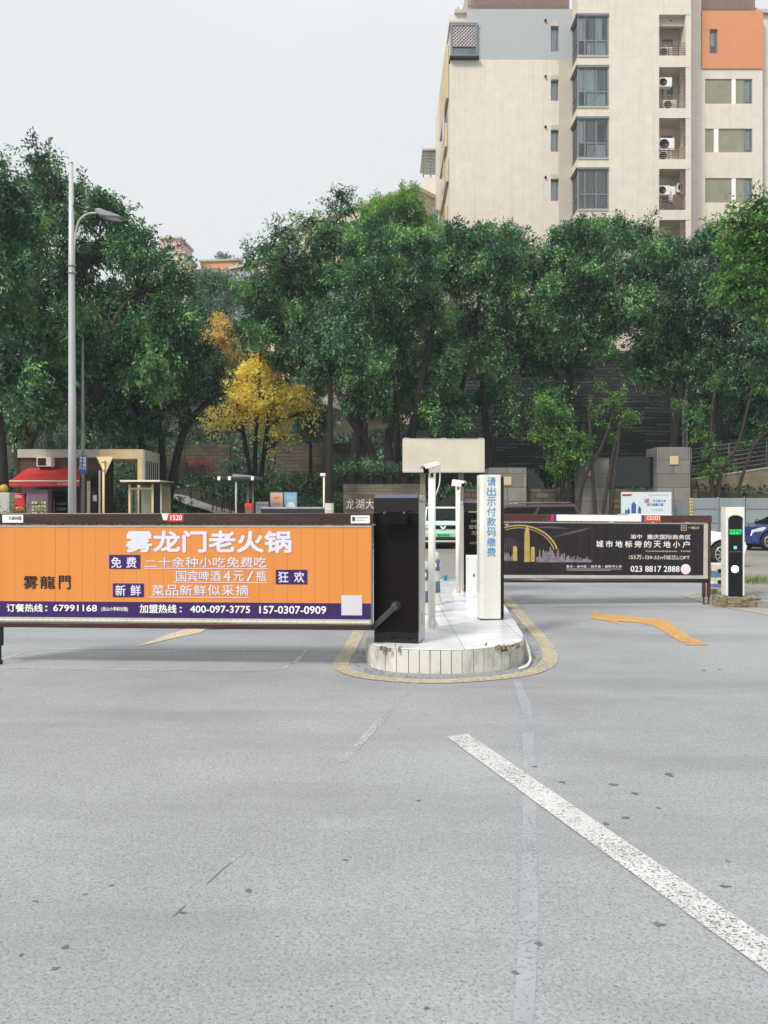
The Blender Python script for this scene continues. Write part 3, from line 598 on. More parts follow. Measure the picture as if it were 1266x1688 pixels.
def camera_post(label, px, py, ptop, D=None, w=.075, yaw=0., pitch=-12., loop=True):
    c = gi(px, py); t = thing('camera_post', label, 'camera post', (c.x, c.y, IZ), (0, 0, 0), 'white camera posts on the island')
    top = H-(ptop-CY)/F*c.y-IZ
    mb = MB(); mb.tube([(0,0,.02),(0,0,top-.1)], w/2, 18); mb.build('post', WHITE, t)
    mb = MB(); mb.box(-.08,.08,-.08,.08,0,.012)
    for k in range(4):
        a_ = k*math.pi/2; v = Vector((math.cos(a_), math.sin(a_), 0)); n = Vector((-v.y, v.x, 0))*.004
        p = [v*(w/2-.003), v*.076, v*(w/2-.003)]; z = [.013,.013,.1]
        mb.add([tuple(p[i]+n+Vector((0,0,z[i]))) for i in range(3)]+[tuple(p[i]-n+Vector((0,0,z[i]))) for i in range(3)], [(0,1,2),(5,4,3),(0,3,4,1),(1,4,5,2),(2,5,3,0)])
    mb.build('base_plate', WHITE, t, fixn=True)
    mb = MB(); mb.box(-.036,-.014,-.022,.022,top-.13,top+.0); mb.box(.014,.036,-.022,.022,top-.13,top+.0); mb.box(-.0155,.0155,-.02,.02,top-.12,top-.08); mb.build('bracket', WHITE, t, bevel=.005)
    M = Matrix.Translation((0,0,top+.02)) @ Matrix.Rotation(R(yaw), 4, 'Z') @ Matrix.Rotation(R(pitch), 4, 'X') @ Matrix.Diagonal((.92, .66, .95, 1))
    def xf(mb):
        mb.v = [tuple(M @ Vector(v)) for v in mb.v]; return mb
    m = MB(); m.prism([(-.044,-.05),(.044,-.05),(.044,.02),(.03,.045),(-.03,.045),(-.044,.02)], -.13, .13, 'y'); hsg = xf(m).build('camera_housing', WHITE, t, bevel=.006, fixn=True)
    m = MB(); m.prism([(-.05,.012),(-.032,.05),(.032,.05),(.05,.012),(.046,.012),(.03,.046),(-.03,.046),(-.046,.012)], -.19, .12, 'y'); xf(m).build('sun_shield', WHITE, hsg, fixn=True)
    m = MB(); m.box(-.04,.04,-.138,-.129,-.046,.016); m.lathe([(.022,-.138),(.022,-.146),(.014,-.146)], (0,0,-.012), 14, 'y'); xf(m).build('lens', GLASSD, hsg)
    if loop:
        m = MB(); m.tube(smooth_path([M @ Vector((.03,.12,-.01)), Vector((.085,.04,top-.02)), Vector((.075,.0,top-.15)), Vector((w/2-.004,0,top-.27))], 6), .006, 6); m.build('cable', WHITE, t)
    return t
camera_post('white camera post on the island nearest the dark brown cabinet, with a looped cable', 712, 1036, 774, yaw=-50., pitch=14)
camera_post('white camera post with a dark lens, in front of the far black cabinet', 755, 978, 799, w=.07, yaw=52., pitch=8, loop=False)
BLW = mk('bollard_white', '#d0c8bb', .55, var=.08, dirt='#8d8272', dirt_amt=.5, ds=6.); BLB = mk('bollard_blue', '#5c6480', .55, var=.15, dirt='#8d8272', dirt_amt=.35, ds=9.)
def bollard(label, px, py, s):
    c = gi(px, py); t = thing('bollard', label, 'bollard', (c.x, c.y, IZ), group='striped bollards on the island')
    prof = [(.115,0),(.115,.02),(.1,.04),(.082,.12),(.074,.22),(.07,.34),(.07,.62),(.066,.66),(.045,.69),(.02,.7)]
    def r_(z): return float(np.interp(z, [p[1] for p in prof], [p[0] for p in prof]))
    mb = MB(); mb.lathe([(r*s, z*s) for r, z in prof], (0,0,0), 24); body = mb.build('body', BLW, t, fixn=True)
    for (a, b_) in [(.16,.31),(.45,.60)]:
        mb = MB(); zs = np.linspace(a, b_, 5); mb.lathe([(.01, a*s)]+[((r_(z)+.003)*s, z*s) for z in zs]+[(.01, b_*s)], (0,0,0), 24); mb.build('blue_band', BLB, t, fixn=True)
    mb = MB()
    for k in range(5): a_ = k*2*math.pi/5-1.45; mb.box(-.014,.014,-.003,.003,.50*s,.55*s); n = 8; mb.v[-n:] = [tuple(Matrix.Rotation(a_+math.pi/2, 4, 'Z') @ Vector((v[0], v[1]-.0735*s, v[2]))) for v in mb.v[-n:]]
    mb.build('reflector', PLANT_WHITE, t)
bollard('striped bollard with white and faded blue bands, right of the nearest camera post', 716, 996, .97)
bollard('striped bollard half hidden between the dark brown cabinet and the nearest camera post', 699, 1012, .88)
c = gi(781, 986); t = thing('utility_box', 'low white louvred metal box on the island, behind the pay pillar', 'utility box', (c.x+.08, c.y, IZ), (0,0,R(7)))
mb = MB(); mb.box(-.14,.16,0,.24,0,.585); bx_ = mb.build('box_body', mk('white_box', '#dfe1e4', .4, var=.03), t, bevel=.008)
mb = MB(); mb.box(-.1,.15,-.006,-.001,.03,.56); dr = mb.build('door', MATS['white_box'], t, bevel=.002)
mb = MB()
for k in range(14): mb.box(-.06,.12,-.012,-.0065,.12+.03*k,.132+.03*k)
mb.build('louvres', MATS['white_box'], dr); mb = MB(); mb.box(-.095,-.075,-.016,-.0065,.3,.34); mb.build('latch', STEEL, dr)

# blank board on two posts
bd = P(731, 751, 12.9); t = thing('sign_board', 'plain blank cream board on two posts standing above the island', 'sign board', (bd.x, 12.9, IZ), (0,0,R(2)))
p0, p1 = P(663.5, 779, 12.9), P(798.5, 723.5, 12.9); hw, z0, z1 = (p1.x-p0.x)/2, p0.z-IZ, p1.z-IZ
BOARD = mk('cream_board', '#d9cfbc', .3, metal=.25, var=.10, vs=1.3, dirt='#a99d88', dirt_amt=.4, ds=1.5)
mb = MB(); mb.box(-hw, hw, -.06, .06, z0, z1); mb.build('board', BOARD, t, bevel=.008)
mb = MB(); mb.box(-hw+.002, hw-.002, -.064, -.0595, z0+.0, z0+.012); mb.box(-hw+.002, hw-.002, -.064, -.0595, z1-.012, z1)
for k in (-1, 0, 1): mb.box(k*(hw-.06)-.04, k*(hw-.06)+.04, -.05, .05, z1, z1+.012)
mb.build('trim', LGREY, t)
OLIVE = mk('olive_post', '#77705c', .5, var=.12)
for px in (697.5, 761.5): x = P(px, 800, 12.9).x-bd.x; mb = MB(); mb.box(x-.042, x+.042, -.04+.105, .04+.105, 0, z1-.05); mb.build('post', OLIVE, t, bevel=.006)

# ------------------------------------------------------------------ right kerb: ticket machine, block, water barrier, grass
c = G(1212, 983, .15); t = thing('concrete_block', 'rough weathered concrete footing under the white ticket machine', 'concrete block', (c.x, c.y, 0))
ROUGH = mk('rough_concrete', '#857c64', .95, var=.4, vs=7, bump=1., bs=22, dirt='#3d382c', dirt_amt=.8, ds=5.)
for (nm, a, b_, y0, y1, zt_) in [('footing', -.17, .32, -.13, .25, .15), ('footing', -.29, -.172, -.12, .14, .165)]:
    bm = bmesh.new(); bmesh.ops.create_cube(bm, size=1)
    bmesh.ops.subdivide_edges(bm, edges=bm.edges, cuts=7, use_grid_fill=True); rg = random.Random(nm+str(a))
    for v in bm.verts:
        v.co = Vector((a+(v.co.x+.5)*(b_-a), y0+(v.co.y+.5)*(y1-y0), (v.co.z+.5)*zt_))
        if v.co.z > .01: v.co += Vector((rg.uniform(-.012,.012), rg.uniform(-.012,.012), rg.uniform(-.012,.006)))
    me = bpy.data.meshes.new(nm); bm.to_mesh(me); bm.free(); me.materials.append(ROUGH); o = bpy.data.objects.new(nm, me); COL.objects.link(o); o.parent = t
tm = thing('ticket_machine', 'white ticket machine with arched black front, green lit text and a bright lamp', 'ticket machine', (c.x, c.y, .158), (0,0,R(-4)))
w, h = .27, 1.315
mb = MB(); mb.box(-w/2, w/2, 0, .2, 0, h); body = mb.build('body', WHITE, tm, bevel=.006)
fw = .205; n = 14; arcp = [(-fw/2, .002), (fw/2, .002), (fw/2, h-.185)]+[(fw/2*math.cos(math.pi*i/n), h-.185+.065*math.sin(math.pi*i/n)) for i in range(1, n)]+[(-fw/2, h-.185)]
mb = MB(); mb.prism(arcp, -.012, .004, 'y'); fp = mb.build('front_panel', mk('black_glass_panel', '#0b0e0e', .12, var=.2), tm, fixn=True)
mb = MB(); mb.prism([(-fw/2-.0, h-.185)]+[(-fw/2*math.cos(math.pi*i/n)*1.0, h-.185+.065*math.sin(math.pi*i/n)) for i in range(1, n)]+[(fw/2, h-.185), (fw/2, h-.192)]+[(fw/2*math.cos(math.pi*i/n)*.93, h-.192+.058*math.sin(math.pi*i/n)) for i in range(1, n)]+[(-fw/2, h-.192)], -.03, -.0125, 'y'); mb.build('hood', DARK, tm, fixn=True)
def mtext(mb, s, px0, py0, px1, py1, off=.01, y=-.0145):
    p0, p1 = P(px0, py1, c.y), P(px1, py0, c.y); mb.text(s, p0.x-c.x, p1.x-c.x, p0.z-.158, p1.z-.158, y, off)
mb = MB(); mtext(mb, '欢迎光临', 1202, 872.5, 1221.5, 875.9+.4, .02); mtext(mb, '减速慢行', 1202, 877, 1221.5, 881, .02); mb.build('lit_text', mk('green_led', '#12c05a', .5, var=0., emit=1.6), fp)
mb = MB(); p0, p1 = P(1209, 905, c.y), P(1214, 900, c.y); mb.box(p0.x-c.x, p1.x-c.x, -.0145, -.0122, p0.z-.158, p1.z-.158); mb.build('lit_symbol', mk('blue_led', '#5fa8d8', .5, var=0., emit=.8), fp)
mb = MB(); mtext(mb, '请扫码', 1202, 908.5, 1209, 910.3); mtext(mb, '自助缴费', 1211, 908.5, 1221, 910.3); mb.build('lettering', mk('print_tan', '#8d7458', .5), fp)
p0 = P(1211, 938, c.y); mb = MB(); mb.disc(p0.x-c.x, p0.z-.158, .052, -.018, -.0122); mb.build('lamp', mk('lamp_white', '#f4f6f4', .4, var=0., emit=4.), fp, fixn=True)
mb = MB(); mb.lathe([(.006,-.02),(.016,-.012)], (0, 0, h-.155), 14, 'y'); mb.build('lens', GLASSD, fp, fixn=True)
c = G(1192, 972, .1); t = thing('water_barrier', 'white and blue banded plastic road block with round holes, beside the ticket machine', 'road block', (c.x, c.y, .105), (0,0,R(-3)))
mb = MB(); mb.prism([(-.2,0),(.32,0),(.32,.1),(.29,.13),(.29,.43),(-.17,.43),(-.17,.13),(-.2,.1)], 0, .3, 'y'); mb.build('block', mk('white_plastic_dirty', '#cfc9bc', .6, dirt='#8d7f68', dirt_amt=.6, ds=7.), t, bevel=.02, fixn=True)
BB = mk('blue_plastic_worn', '#4d73a0', .6, var=.2, vs=14, dirt='#b9b5aa', dirt_amt=.7, ds=11.)
for (a, b_) in [(.20,.31),(.03,.095)]: mb = MB(); mb.box(-.172 if a > .1 else -.202, .292, -.004, .1, a, b_); mb.build('blue_band', BB, t, bevel=.004)
for z in (.31, .125):
    mb = MB(); mb.lathe([(.034,-.006),(.034,.02)], (-.06,0,z), 16, 'y'); mb.build('hole', RUBBER, t, fixn=True)
# ------------------------------------------------------------------ cars
def wheel(parent, x, y, r, wd_, spokes=7, rimc=None):
    mb = MB(); s_ = 1 if y > 0 else -1
    mb.lathe([(r*.62,-wd_/2),(r*.93,-wd_/2),(r,-wd_*.36),(r,wd_*.36),(r*.93,wd_/2),(r*.62,wd_/2)], (0,0,0), 32, 'y'); o = mb.build('wheel', RUBBER, parent, fixn=True); o.location = (x, y, r)
    mb = MB(); mb.lathe([(r*.66,wd_*.30),(r*.68,wd_*.52),(r*.60,wd_*.52),(r*.57,wd_*.2),(.01,wd_*.2)], (0,0,0), 32, 'y')
    for k in range(spokes):
        a = 2*math.pi*k/spokes; p = Vector((math.cos(a)*r*.1, wd_*.40, math.sin(a)*r*.1)); q_ = Vector((math.cos(a)*r*.62, wd_*.46, math.sin(a)*r*.62)); mb.bar(p, q_, r*.15, .03)
    mb.lathe([(r*.15,wd_*.3),(r*.15,wd_*.5),(r*.1,wd_*.53)], (0,0,0), 14, 'y')
    if s_ < 0: mb.v = [(a, -b, c) for a, b, c in mb.v]
    mb.build('rim', rimc or mk('alloy', '#b9bbbd', .3, metal=.7, var=.03), o, fixn=True)
def arch(cx, r, gz, n=12):                       # wheel opening, from front to rear along the sill at height gz
    zc = r/1.14; a0 = math.asin(max(-.95, (gz-zc)/r)); return [(cx+r*math.cos(a0+(math.pi-2*a0)*i/n), zc+r*math.sin(a0+(math.pi-2*a0)*i/n)) for i in range(n+1)]
def car(name, label, loc, yaw, paint, W, upper, cab, roofw, wx, wr_, group='cars on the street beyond the barriers', sill=.22, spokes=7):
    t = thing(name, label, 'car' if name != 'van' else 'van', loc, (0,0,R(yaw)), group)
    xf_, xr_ = upper[0][0], upper[-1][0]
    low = [(xr_, sill+.05)]+arch(wx[1], wr_*1.14, sill)[::-1]+arch(wx[0], wr_*1.14, sill)[::-1]+[(xf_, sill+.05)]
    zs = [p[1] for p in upper]; zm = max(zs)
    hw = lambda z: W/2*(1-.10*max(0, (z-.62))/max(.1, zm-.62)-.05*max(0, .45-z))
    mb = MB(); mb.prism(upper+low, 0, 0, 'y', hw); mb.build('body', paint, t, bevel=.045, segs=3, fixn=True)
    mb = MB(); mb.box(xr_+.15, xf_-.15, -W/2+.17, W/2-.17, .12, .62); mb.build('underbody', RUBBER, t)
    zb_, zr_ = min(p[1] for p in cab), max(p[1] for p in cab)
    hc = lambda z: (W/2*.91)*(1-(1-roofw)*max(0, z-zb_)/(zr_-zb_))
    mb = MB(); mb.prism(cab, 0, 0, 'y', hc); mb.build('cabin', paint, t, bevel=.04, segs=3, fixn=True)
    # glass: side windows, windscreen and rear window stand a little proud of the cabin
    cx = sum(p[0] for p in cab)/len(cab)
    top = sorted(cab, key=lambda p: -p[1])[:2]; top = sorted(top, key=lambda p: -p[0]); ft, rt = top; fb, rb_ = cab[0], cab[-1]
    def lerp(a, b, k): return (a[0]+(b[0]-a[0])*k, a[1]+(b[1]-a[1])*k)
    def pan(p4):
        mb = MB(); 
        for s_ in (1, -1):
            mb.cut(); vs = [(p[0], s_*(hc(p[1])+.006), p[1]) for p in p4]; vi = [(p[0], s_*(hc(p[1])-.02), p[1]) for p in p4]; n = len(p4)
            mb.add(vs+vi, [tuple(range(n)), tuple(range(2*n-1, n-1, -1))]+[(i, n+i, n+(i+1)%n, (i+1)%n) for i in range(n)])
        return mb
    k0, k1 = .10, .86
    fl, fu, rl, ru = lerp(fb, ft, k0), lerp(fb, ft, k1), lerp(rb_, rt, k0), lerp(rb_, rt, k1)
    fl = (fl[0]-.14, fl[1]+.02); fu = (fu[0]-.12, fu[1]); rl = (rl[0]+.14, rl[1]+.02); ru = (ru[0]+.12, ru[1])
    mid = lambda a, b, k: lerp(a, b, k)
    for (a, b_) in [(0, .46), (.50, 1)]:
        pan([mid(fl, rl, a), mid(fu, ru, a), mid(fu, ru, b_), mid(fl, rl, b_)]).build('side_window', GLASSD, t, fixn=True)
    def screen(nm, lo_, hi_, dx):
        a, b_ = lerp(lo_, hi_, .08), lerp(lo_, hi_, .88); n = Vector((-(b_[1]-a[1]), 0, b_[0]-a[0])).normalized()*.012
        if (n.x > 0) != (dx > 0): n = -n
        q4 = [Vector((a[0], -hc(a[1])*.92, a[1])), Vector((a[0], hc(a[1])*.92, a[1])), Vector((b_[0], hc(b_[1])*.90, b_[1])), Vector((b_[0], -hc(b_[1])*.90, b_[1]))]
        mb = MB(); mb.add([p+n for p in q4]+[p-n*2 for p in q4], [(0,1,2,3),(7,6,5,4),(0,4,5,1),(1,5,6,2),(2,6,7,3),(3,7,4,0)]); mb.build(nm, GLASSD, t, fixn=True)
    screen('windscreen', fb, ft, 1); screen('rear_window', rb_, rt, -1)
    for x in wx:
        for s_ in (1, -1): wheel(t, x, s_*(W/2-.1), wr_, .2, spokes)
    for s_ in (1, -1):
        mb = MB(); mx_ = fb[0]-.32; mb.lathe([(.03,0),(.09,.03),(.10,.12),(.05,.18)], (mx_, s_*(W/2*.9+.0), fb[1]+.10), 12, 'y') if s_ > 0 else mb.lathe([(.05,-.18),(.10,-.12),(.09,-.03),(.03,0)], (mx_, s_*(W/2*.9), fb[1]+.10), 12, 'y'); mb.build('mirror', paint, t, fixn=True)
    return t, hw
CWHITE = mk('white_car_paint', '#e6e7e8', .2, var=.01, coat=.6); CBLUE = mk('blue_car_paint', '#102b78', .18, var=.03, coat=.8); CMAR = mk('maroon_car_paint', '#3d2024', .28, var=.05, coat=.5); CMINT = mk('mint_car_paint', '#bfe0d4', .25, var=.01, coat=.5)
LAMPG = mk('headlamp_glass', '#cfd6da', .08, var=.1, spec=.8)
sed = [(2.02,.34),(2.07,.52),(1.99,.70),(1.7,.84),(1.0,.95),(-.4,.97),(-1.55,1.02),(-2.12,1.0),(-2.25,.82),(-2.25,.34)]
scab = [(1.1,.92),(.28,1.33),(-.75,1.36),(-1.75,.99)]
white_car, hw = car('car', 'white car seen between the far barrier post and the ticket machine', (7.16,20.9,.0), -2, CWHITE, 1.78, sed, scab, .74, (1.47,-1.28), .325, spokes=10)
def lamp(t, poly, y, nm='headlight', th=.03):
    for s_ in (1, -1):
        mb = MB(); mb.prism(poly, s_*(y-th), s_*(y+.008), 'y'); mb.build(nm, LAMPG, t, bevel=.004, fixn=True)
lamp(white_car, [(2.04,.60),(1.98,.70),(1.66,.78),(1.7,.68),(1.95,.58)], .86)
bcab = [(1.15,.93),(.2,1.40),(-.8,1.44),(-1.8,1.0)]
bsed = [(2.02,.36),(2.06,.56),(1.98,.72),(1.7,.86),(1.02,.98),(-.4,.99),(-1.6,1.04),(-2.1,1.0),(-2.2,.82),(-2.2,.36)]
blue_car, hw = car('car', 'dark blue car with silver alloy wheels, parked before the grey hoarding', (15.15,29.3,.0), 184, CBLUE, 1.74, bsed, bcab, .72, (1.32,-1.28), .34, spokes=8)
lamp(blue_car, [(2.03,.68),(1.99,.76),(1.55,.86),(1.45,.84),(1.6,.72),(1.95,.62)], .845)
suv = [(1.9,.4),(1.97,.62),(1.92,.92),(1.75,1.04),(1.2,1.12),(-.5,1.12),(-1.95,1.12),(-2.05,.9),(-2.05,.4)]
vcab = [(1.45,1.08),(.6,1.62),(-1.75,1.66),(-2.0,1.08)]
maroon, hw = car('car', 'maroon people carrier whose roof shows above the far barrier arm', (4.72,27.2,.0), 180, CMAR, 1.8, suv, vcab, .80, (1.3,-1.3), .34)
mb = MB(); 
for s_ in (.58, -.58): mb.tube([(.35,s_,1.655),(.2,s_,1.70),(-1.55,s_,1.72),(-1.65,s_,1.67)], .018, 6)
mb.build('roof_rail', STEEL, maroon)
vup = [(1.5,.34),(1.55,.6),(1.52,.98),(1.30,1.05),(.6,1.06),(-1.4,1.06),(-1.5,.9),(-1.5,.34)]
vc = [(1.36,1.02),(.92,1.60),(-1.3,1.63),(-1.45,1.02)]
van, hw = car('van', 'small mint green van facing the island, behind the camera posts', (2.22,31.2,.0), -90, CMINT, 1.52, vup, vc, .88, (1.0,-.98), .29)
mb = MB(); mb.box(1.5,1.575,-.68,.68,.76,.90); mb.build('grille_band', BLACKG, van, bevel=.03)
for s_ in (1, -1): mb = MB(); mb.box(1.52,1.582,s_*.6-.09,s_*.6+.09,.77,.885); mb.build('headlight', LAMPG, van, bevel=.02)
mb = MB(); mb.prism([(-.13,.875),(-.05,.875),(0,.81),(.05,.875),(.13,.875),(.03,.745),(-.03,.745)], 1.57, 1.588, 'x'); mb.build('emblem', PLANT_WHITE, van, fixn=True)
mb = MB(); mb.box(1.545,1.575,-.24,.24,.47,.60); pt = mb.build('number_plate', mk('plate_green', '#5fce7e', .4, var=.08), van, bevel=.004)
mb = MB(); mb.text('渝A·D06856', -.21, .21, .49, .58, 0, .015); mb.v = [(1.578, x, z) for x, y, z in mb.v]; mb.build('lettering', BLACKP, pt)
mb = MB(); mb.box(1.5,1.568,-.66,.66,.33,.46); mb.build('bumper', mk('black_plastic', '#1b1c1d', .6), van, bevel=.02)
mb = MB(); mb.box(1.5,1.573,-.66,.66,.285,.325); mb.build('bumper_strip', PLANT_WHITE, van, bevel=.01)
mb = MB(); mb.tube([(1.36,-.1,1.075),(1.22,.42,1.235)], .01, 6); mb.tube([(1.36,.45,1.075),(1.20,.05,1.25)], .01, 6); mb.build('wiper', RUBBER, van)

# ------------------------------------------------------------------ terrain behind the street
def sstep(a, b, x): t = np.clip((x-a)/(b-a), 0, 1); return t*t*(3-2*t)
def terr(x, y):
    x = np.asarray(x, float); y = np.asarray(y, float)
    left = .30*np.clip(y-33, 0, 27)+.36*np.clip(y-60, 0, 72); right = 2.35*(y > 36.6)+.22*np.clip(y-44, 0, 60)
    k = sstep(1.6, 3.4, x); z = left*(1-k)+right*k
    z = np.where((y <= 36.6) & (x > 2.2), 0, z)
    return z+.18*np.sin(x*.9+1)*np.sin(y*.7)*np.clip((y-34)/6, 0, 1)
def tz(x, y): return float(terr(x, y))
xs = np.concatenate([np.linspace(-160,-32,26), np.linspace(-30,30,121), np.linspace(32,160,26)]); ys = np.concatenate([np.linspace(32.5,50,60), np.linspace(51,260,60)])
X, Y = np.meshgrid(xs, ys); Z = terr(X, Y)-.05; Z[0] = -.3
mb = MB(); nx, ny = len(xs), len(ys)
mb.add(list(zip(X.ravel(), Y.ravel(), Z.ravel())), [(j*nx+i, j*nx+i+1, (j+1)*nx+i+1, (j+1)*nx+i) for j in range(ny-1) for i in range(nx-1)], True)
SOIL = mk('soil', '#2f2c20', .95, var=.4, vs=1.5, dirt='#27361a', dirt_amt=.9, ds=1.)
mb.build('hillside', SOIL, kind='structure')

# ------------------------------------------------------------------ foliage
def leaf_quads(pts, axes, nrm, ln, wd_, rng):
    n = len(pts); a = axes/np.linalg.norm(axes, axis=1, keepdims=True); s = np.cross(a, nrm); s /= np.maximum(1e-6, np.linalg.norm(s, axis=1, keepdims=True)); nn = np.cross(s, a)
    l = (ln*rng.uniform(.65, 1.3, n))[:, None]; w = (wd_*rng.uniform(.7, 1.25, n))[:, None]
    v = np.stack([pts, pts+a*l*.48+s*w*.5+nn*l*.04, pts+a*l-nn*l*.12, pts+a*l*.48-s*w*.5+nn*l*.04], 1)
    return v.reshape(-1, 3)
def leaf_mesh(name, V, mat, parent, origin=(0,0,0), kind=None):
    n = len(V)//4; me = bpy.data.meshes.new(name); me.vertices.add(n*4); me.vertices.foreach_set('co', (V-np.array(origin)).astype(np.float32).ravel())
    me.loops.add(n*4); me.loops.foreach_set('vertex_index', np.arange(n*4, dtype=np.int32)); me.polygons.add(n)
    me.polygons.foreach_set('loop_start', np.arange(0, n*4, 4, dtype=np.int32)); me.polygons.foreach_set('loop_total', np.full(n, 4, np.int32))
    me.materials.append(mat); me.update(calc_edges=True); me.validate()
    o = bpy.data.objects.new(name, me); COL.objects.link(o)
    if parent is not None: o.parent = parent
    if kind: o['kind'] = kind
    return o
def unit(rng, n):
    v = rng.normal(size=(n, 3)); return v/np.linalg.norm(v, axis=1, keepdims=True)
def core_quads(rng, C, r, k, squash):           # big shaded inner leaves that close the middle of a crown
    n = int(k*r*r); p = C+unit(rng, n)*np.array([1, 1, squash])*(r*.62*rng.uniform(0, 1, n)**.4)[:, None]
    return leaf_quads(p, rng.normal(size=(n, 3))+np.array([0, 0, -.3]), rng.normal(size=(n, 3))*.5+np.array([0, 0, 1.]), .34, .17, rng)
def sprays(rng, C, r, dens, per, ln, wd_, sp_len=.75, squash=.85, droop=.35, spread=.16, shell=.5, nr_=.55):
    n = max(6, int(dens*r*r)); d = unit(rng, n); u = rng.uniform(0, 1, n)**shell
    rag = 1+.22*rng.normal(size=n)*(u > .6)
    S = C+d*np.array([1, 1, squash])*(r*u*rag)[:, None]*.88
    ax = d*.8+unit(rng, n)*.55+np.array([0, 0, .25]); ax /= np.linalg.norm(ax, axis=1, keepdims=True)
    L_ = sp_len*rng.uniform(.6, 1.35, n); k = per; t = rng.uniform(-.35, 1, (n, k))
    p = S[:, None]+ax[:, None]*(L_[:, None]*t)[..., None]+rng.normal(size=(n, k, 3))*spread*(1.05-.6*np.clip(t, 0, 1))[..., None]
    p[..., 2] -= droop*.3*np.clip(t, 0, 1)**2*L_[:, None]
    la = ax[:, None]*.8+rng.normal(size=(n, k, 3))*.6+np.array([0, 0, -droop]); nr = rng.normal(size=(n, k, 3))*nr_+np.array([0, 0, 1.])
    return S, leaf_quads(p.reshape(-1, 3), la.reshape(-1, 3), nr.reshape(-1, 3), ln, wd_, rng)
def limb(mb, p, q, r0, r1, rng, wig=.12, n=7, sag=0., sides=7):
    p, q = np.array(p, float), np.array(q, float); L_ = np.linalg.norm(q-p); pts = []
    o1, o2 = rng.normal(size=3)*wig*L_*.5, rng.normal(size=3)*wig*L_*.3
    for i in range(n+1):
        t = i/n; pts.append(p+(q-p)*t+o1*math.sin(math.pi*t)+o2*math.sin(2*math.pi*t)+np.array([0, 0, sag*L_*math.sin(math.pi*t)]))
    mb.tube(pts, list(np.linspace(r0, r1, n+1)), sides); return pts
def tree(label, D, stems, blobs, leaf, ln=.17, wd_=.072, seed=1, dens=34, per=26, r0=.22, group='leafy trees behind the street', name='broadleaf_tree', jit=1.6, bark=None, tw=7, squash=.85, sp_len=.75, droop=.35, lime=0, spread=.15, shell=.3, cat='tree', core=90., boost=1.3):
    dens *= boost if ln > .13 else 1.25
    rng = np.random.default_rng(seed); base = P(stems[0][0][0], stems[0][0][1], D); base.z = tz(base.x, D)-.1 if D > 33 else 0.
    t = thing(name, label, cat, base, group=group); mb = MB(); nodes = []
    for st in stems:
        pts = [np.array(P(x, y, D+(dd[0] if dd else 0))) for x, y, *dd in st]; pts[0] = np.array([pts[0][0], pts[0][1], min(pts[0][2], base.z)]); k = len(pts)
        sp = smooth_path([Vector(p) for p in pts], 6); rad = [r0*st_w(i/len(sp)) for i in range(len(sp))]; rad[0] *= 1.35; rad[1] *= 1.12
        mb.tube(sp, rad, 9); nodes += [(np.array(p), r_) for p, r_ in zip(sp, rad)]
    allV = []
    for b in blobs:
        px, py, rp = b[:3]; dd = b[3] if len(b) > 3 else rng.uniform(-jit, jit); C = np.array(P(px, py, D+dd)); r = rp/F*(D+dd)
        S = []; m_ = 11 if r > .8 else 1               # a crown lobe is a cluster of leafy clumps with gaps between them
        for k in range(m_):
            dv = unit(rng, 1)[0]; sr = r*(.40*rng.uniform(.75, 1.3) if m_ > 1 else 1); sc_ = C+(dv*np.array([1, 1, squash])*r*.74*rng.uniform(.75, 1.08) if m_ > 1 else 0)
            s1, V = sprays(rng, sc_, sr, dens*(1.05 if m_ > 1 else 1), int(per*1.3), ln, wd_*1.02, sp_len*(.62 if m_ > 1 else 1), squash*.85 if m_ > 1 else squash, droop, spread*(.8 if m_ > 1 else 1), shell); allV.append(V); S.append(s1)
        S = np.concatenate(S)
        if core: allV.append(core_quads(rng, C, r, core, squash))
        cand = [(np.linalg.norm(C-p)+(2.5 if p[2] > C[2]-.3*r else 0)+.6*abs(p[2]-(C[2]-1.2*r)), i) for i, (p, q_) in enumerate(nodes)]
        p, rr = nodes[min(cand)[1]]; r1 = min(rr*.7, .03+.028*np.linalg.norm(C-p)*.5); bp = limb(mb, p, C, r1, .025, rng, .13, 7, .06)
        nodes += [(np.array(v), max(.03, r1*(1-i/8))) for i, v in enumerate(bp)][3:6]
        for i in rng.integers(0, len(S), tw): limb(mb, bp[rng.integers(3, 8)], S[i], .022, .007, rng, .15, 4, 0, 5)
    mb.build('trunk', bark or BARK, t, world=True)
    leaf_mesh('crown', np.concatenate(allV), leaf, t, base)
    if lime:
        m = MB(); q0 = smooth_path([Vector(P(x, y, D)) for x, y, *_ in stems[0]], 6)[:1]; m.lathe([(r0*1.5, .0), (r0*1.25, lime*.5), (r0*1.2, lime)], (0,0,0), 14); m.build('limewash_band', LIME, t, fixn=True)
    return t
def st_w(t): return 1.0-.72*t
LEAF = mk_leaf('leaf_green', rgb('#12261d'), rgb('#335d3c'), rgb('#7fa660'), trans=.16)
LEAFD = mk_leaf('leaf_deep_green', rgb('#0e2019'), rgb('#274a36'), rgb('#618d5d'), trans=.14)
LEAFL = mk_leaf('leaf_light_green', rgb('#33582c'), rgb('#5b8539'), rgb('#8db04f'), trans=.4)
LEAFB = mk_leaf('leaf_bright_green', rgb('#22431f'), rgb('#3f6a2b'), rgb('#74984a'), trans=.35)
LEAFY = mk_leaf('ginkgo_yellow', rgb('#b0a02a'), rgb('#d2c050'), rgb('#e4d88c'), trans=.4, gloss=.6)
LEAFC = mk_leaf('feathery_green', rgb('#38564a'), rgb('#557562'), rgb('#7d9a7a'), trans=.3)
LEAFF = mk_leaf('far_leaf', rgb('#2d4a3f'), rgb('#43644e'), rgb('#62815e'), trans=.25)
LEAFR = mk_leaf('red_leaf', rgb('#6a2020'), rgb('#9a3330'), rgb('#b85448'), trans=.35)
T = tree
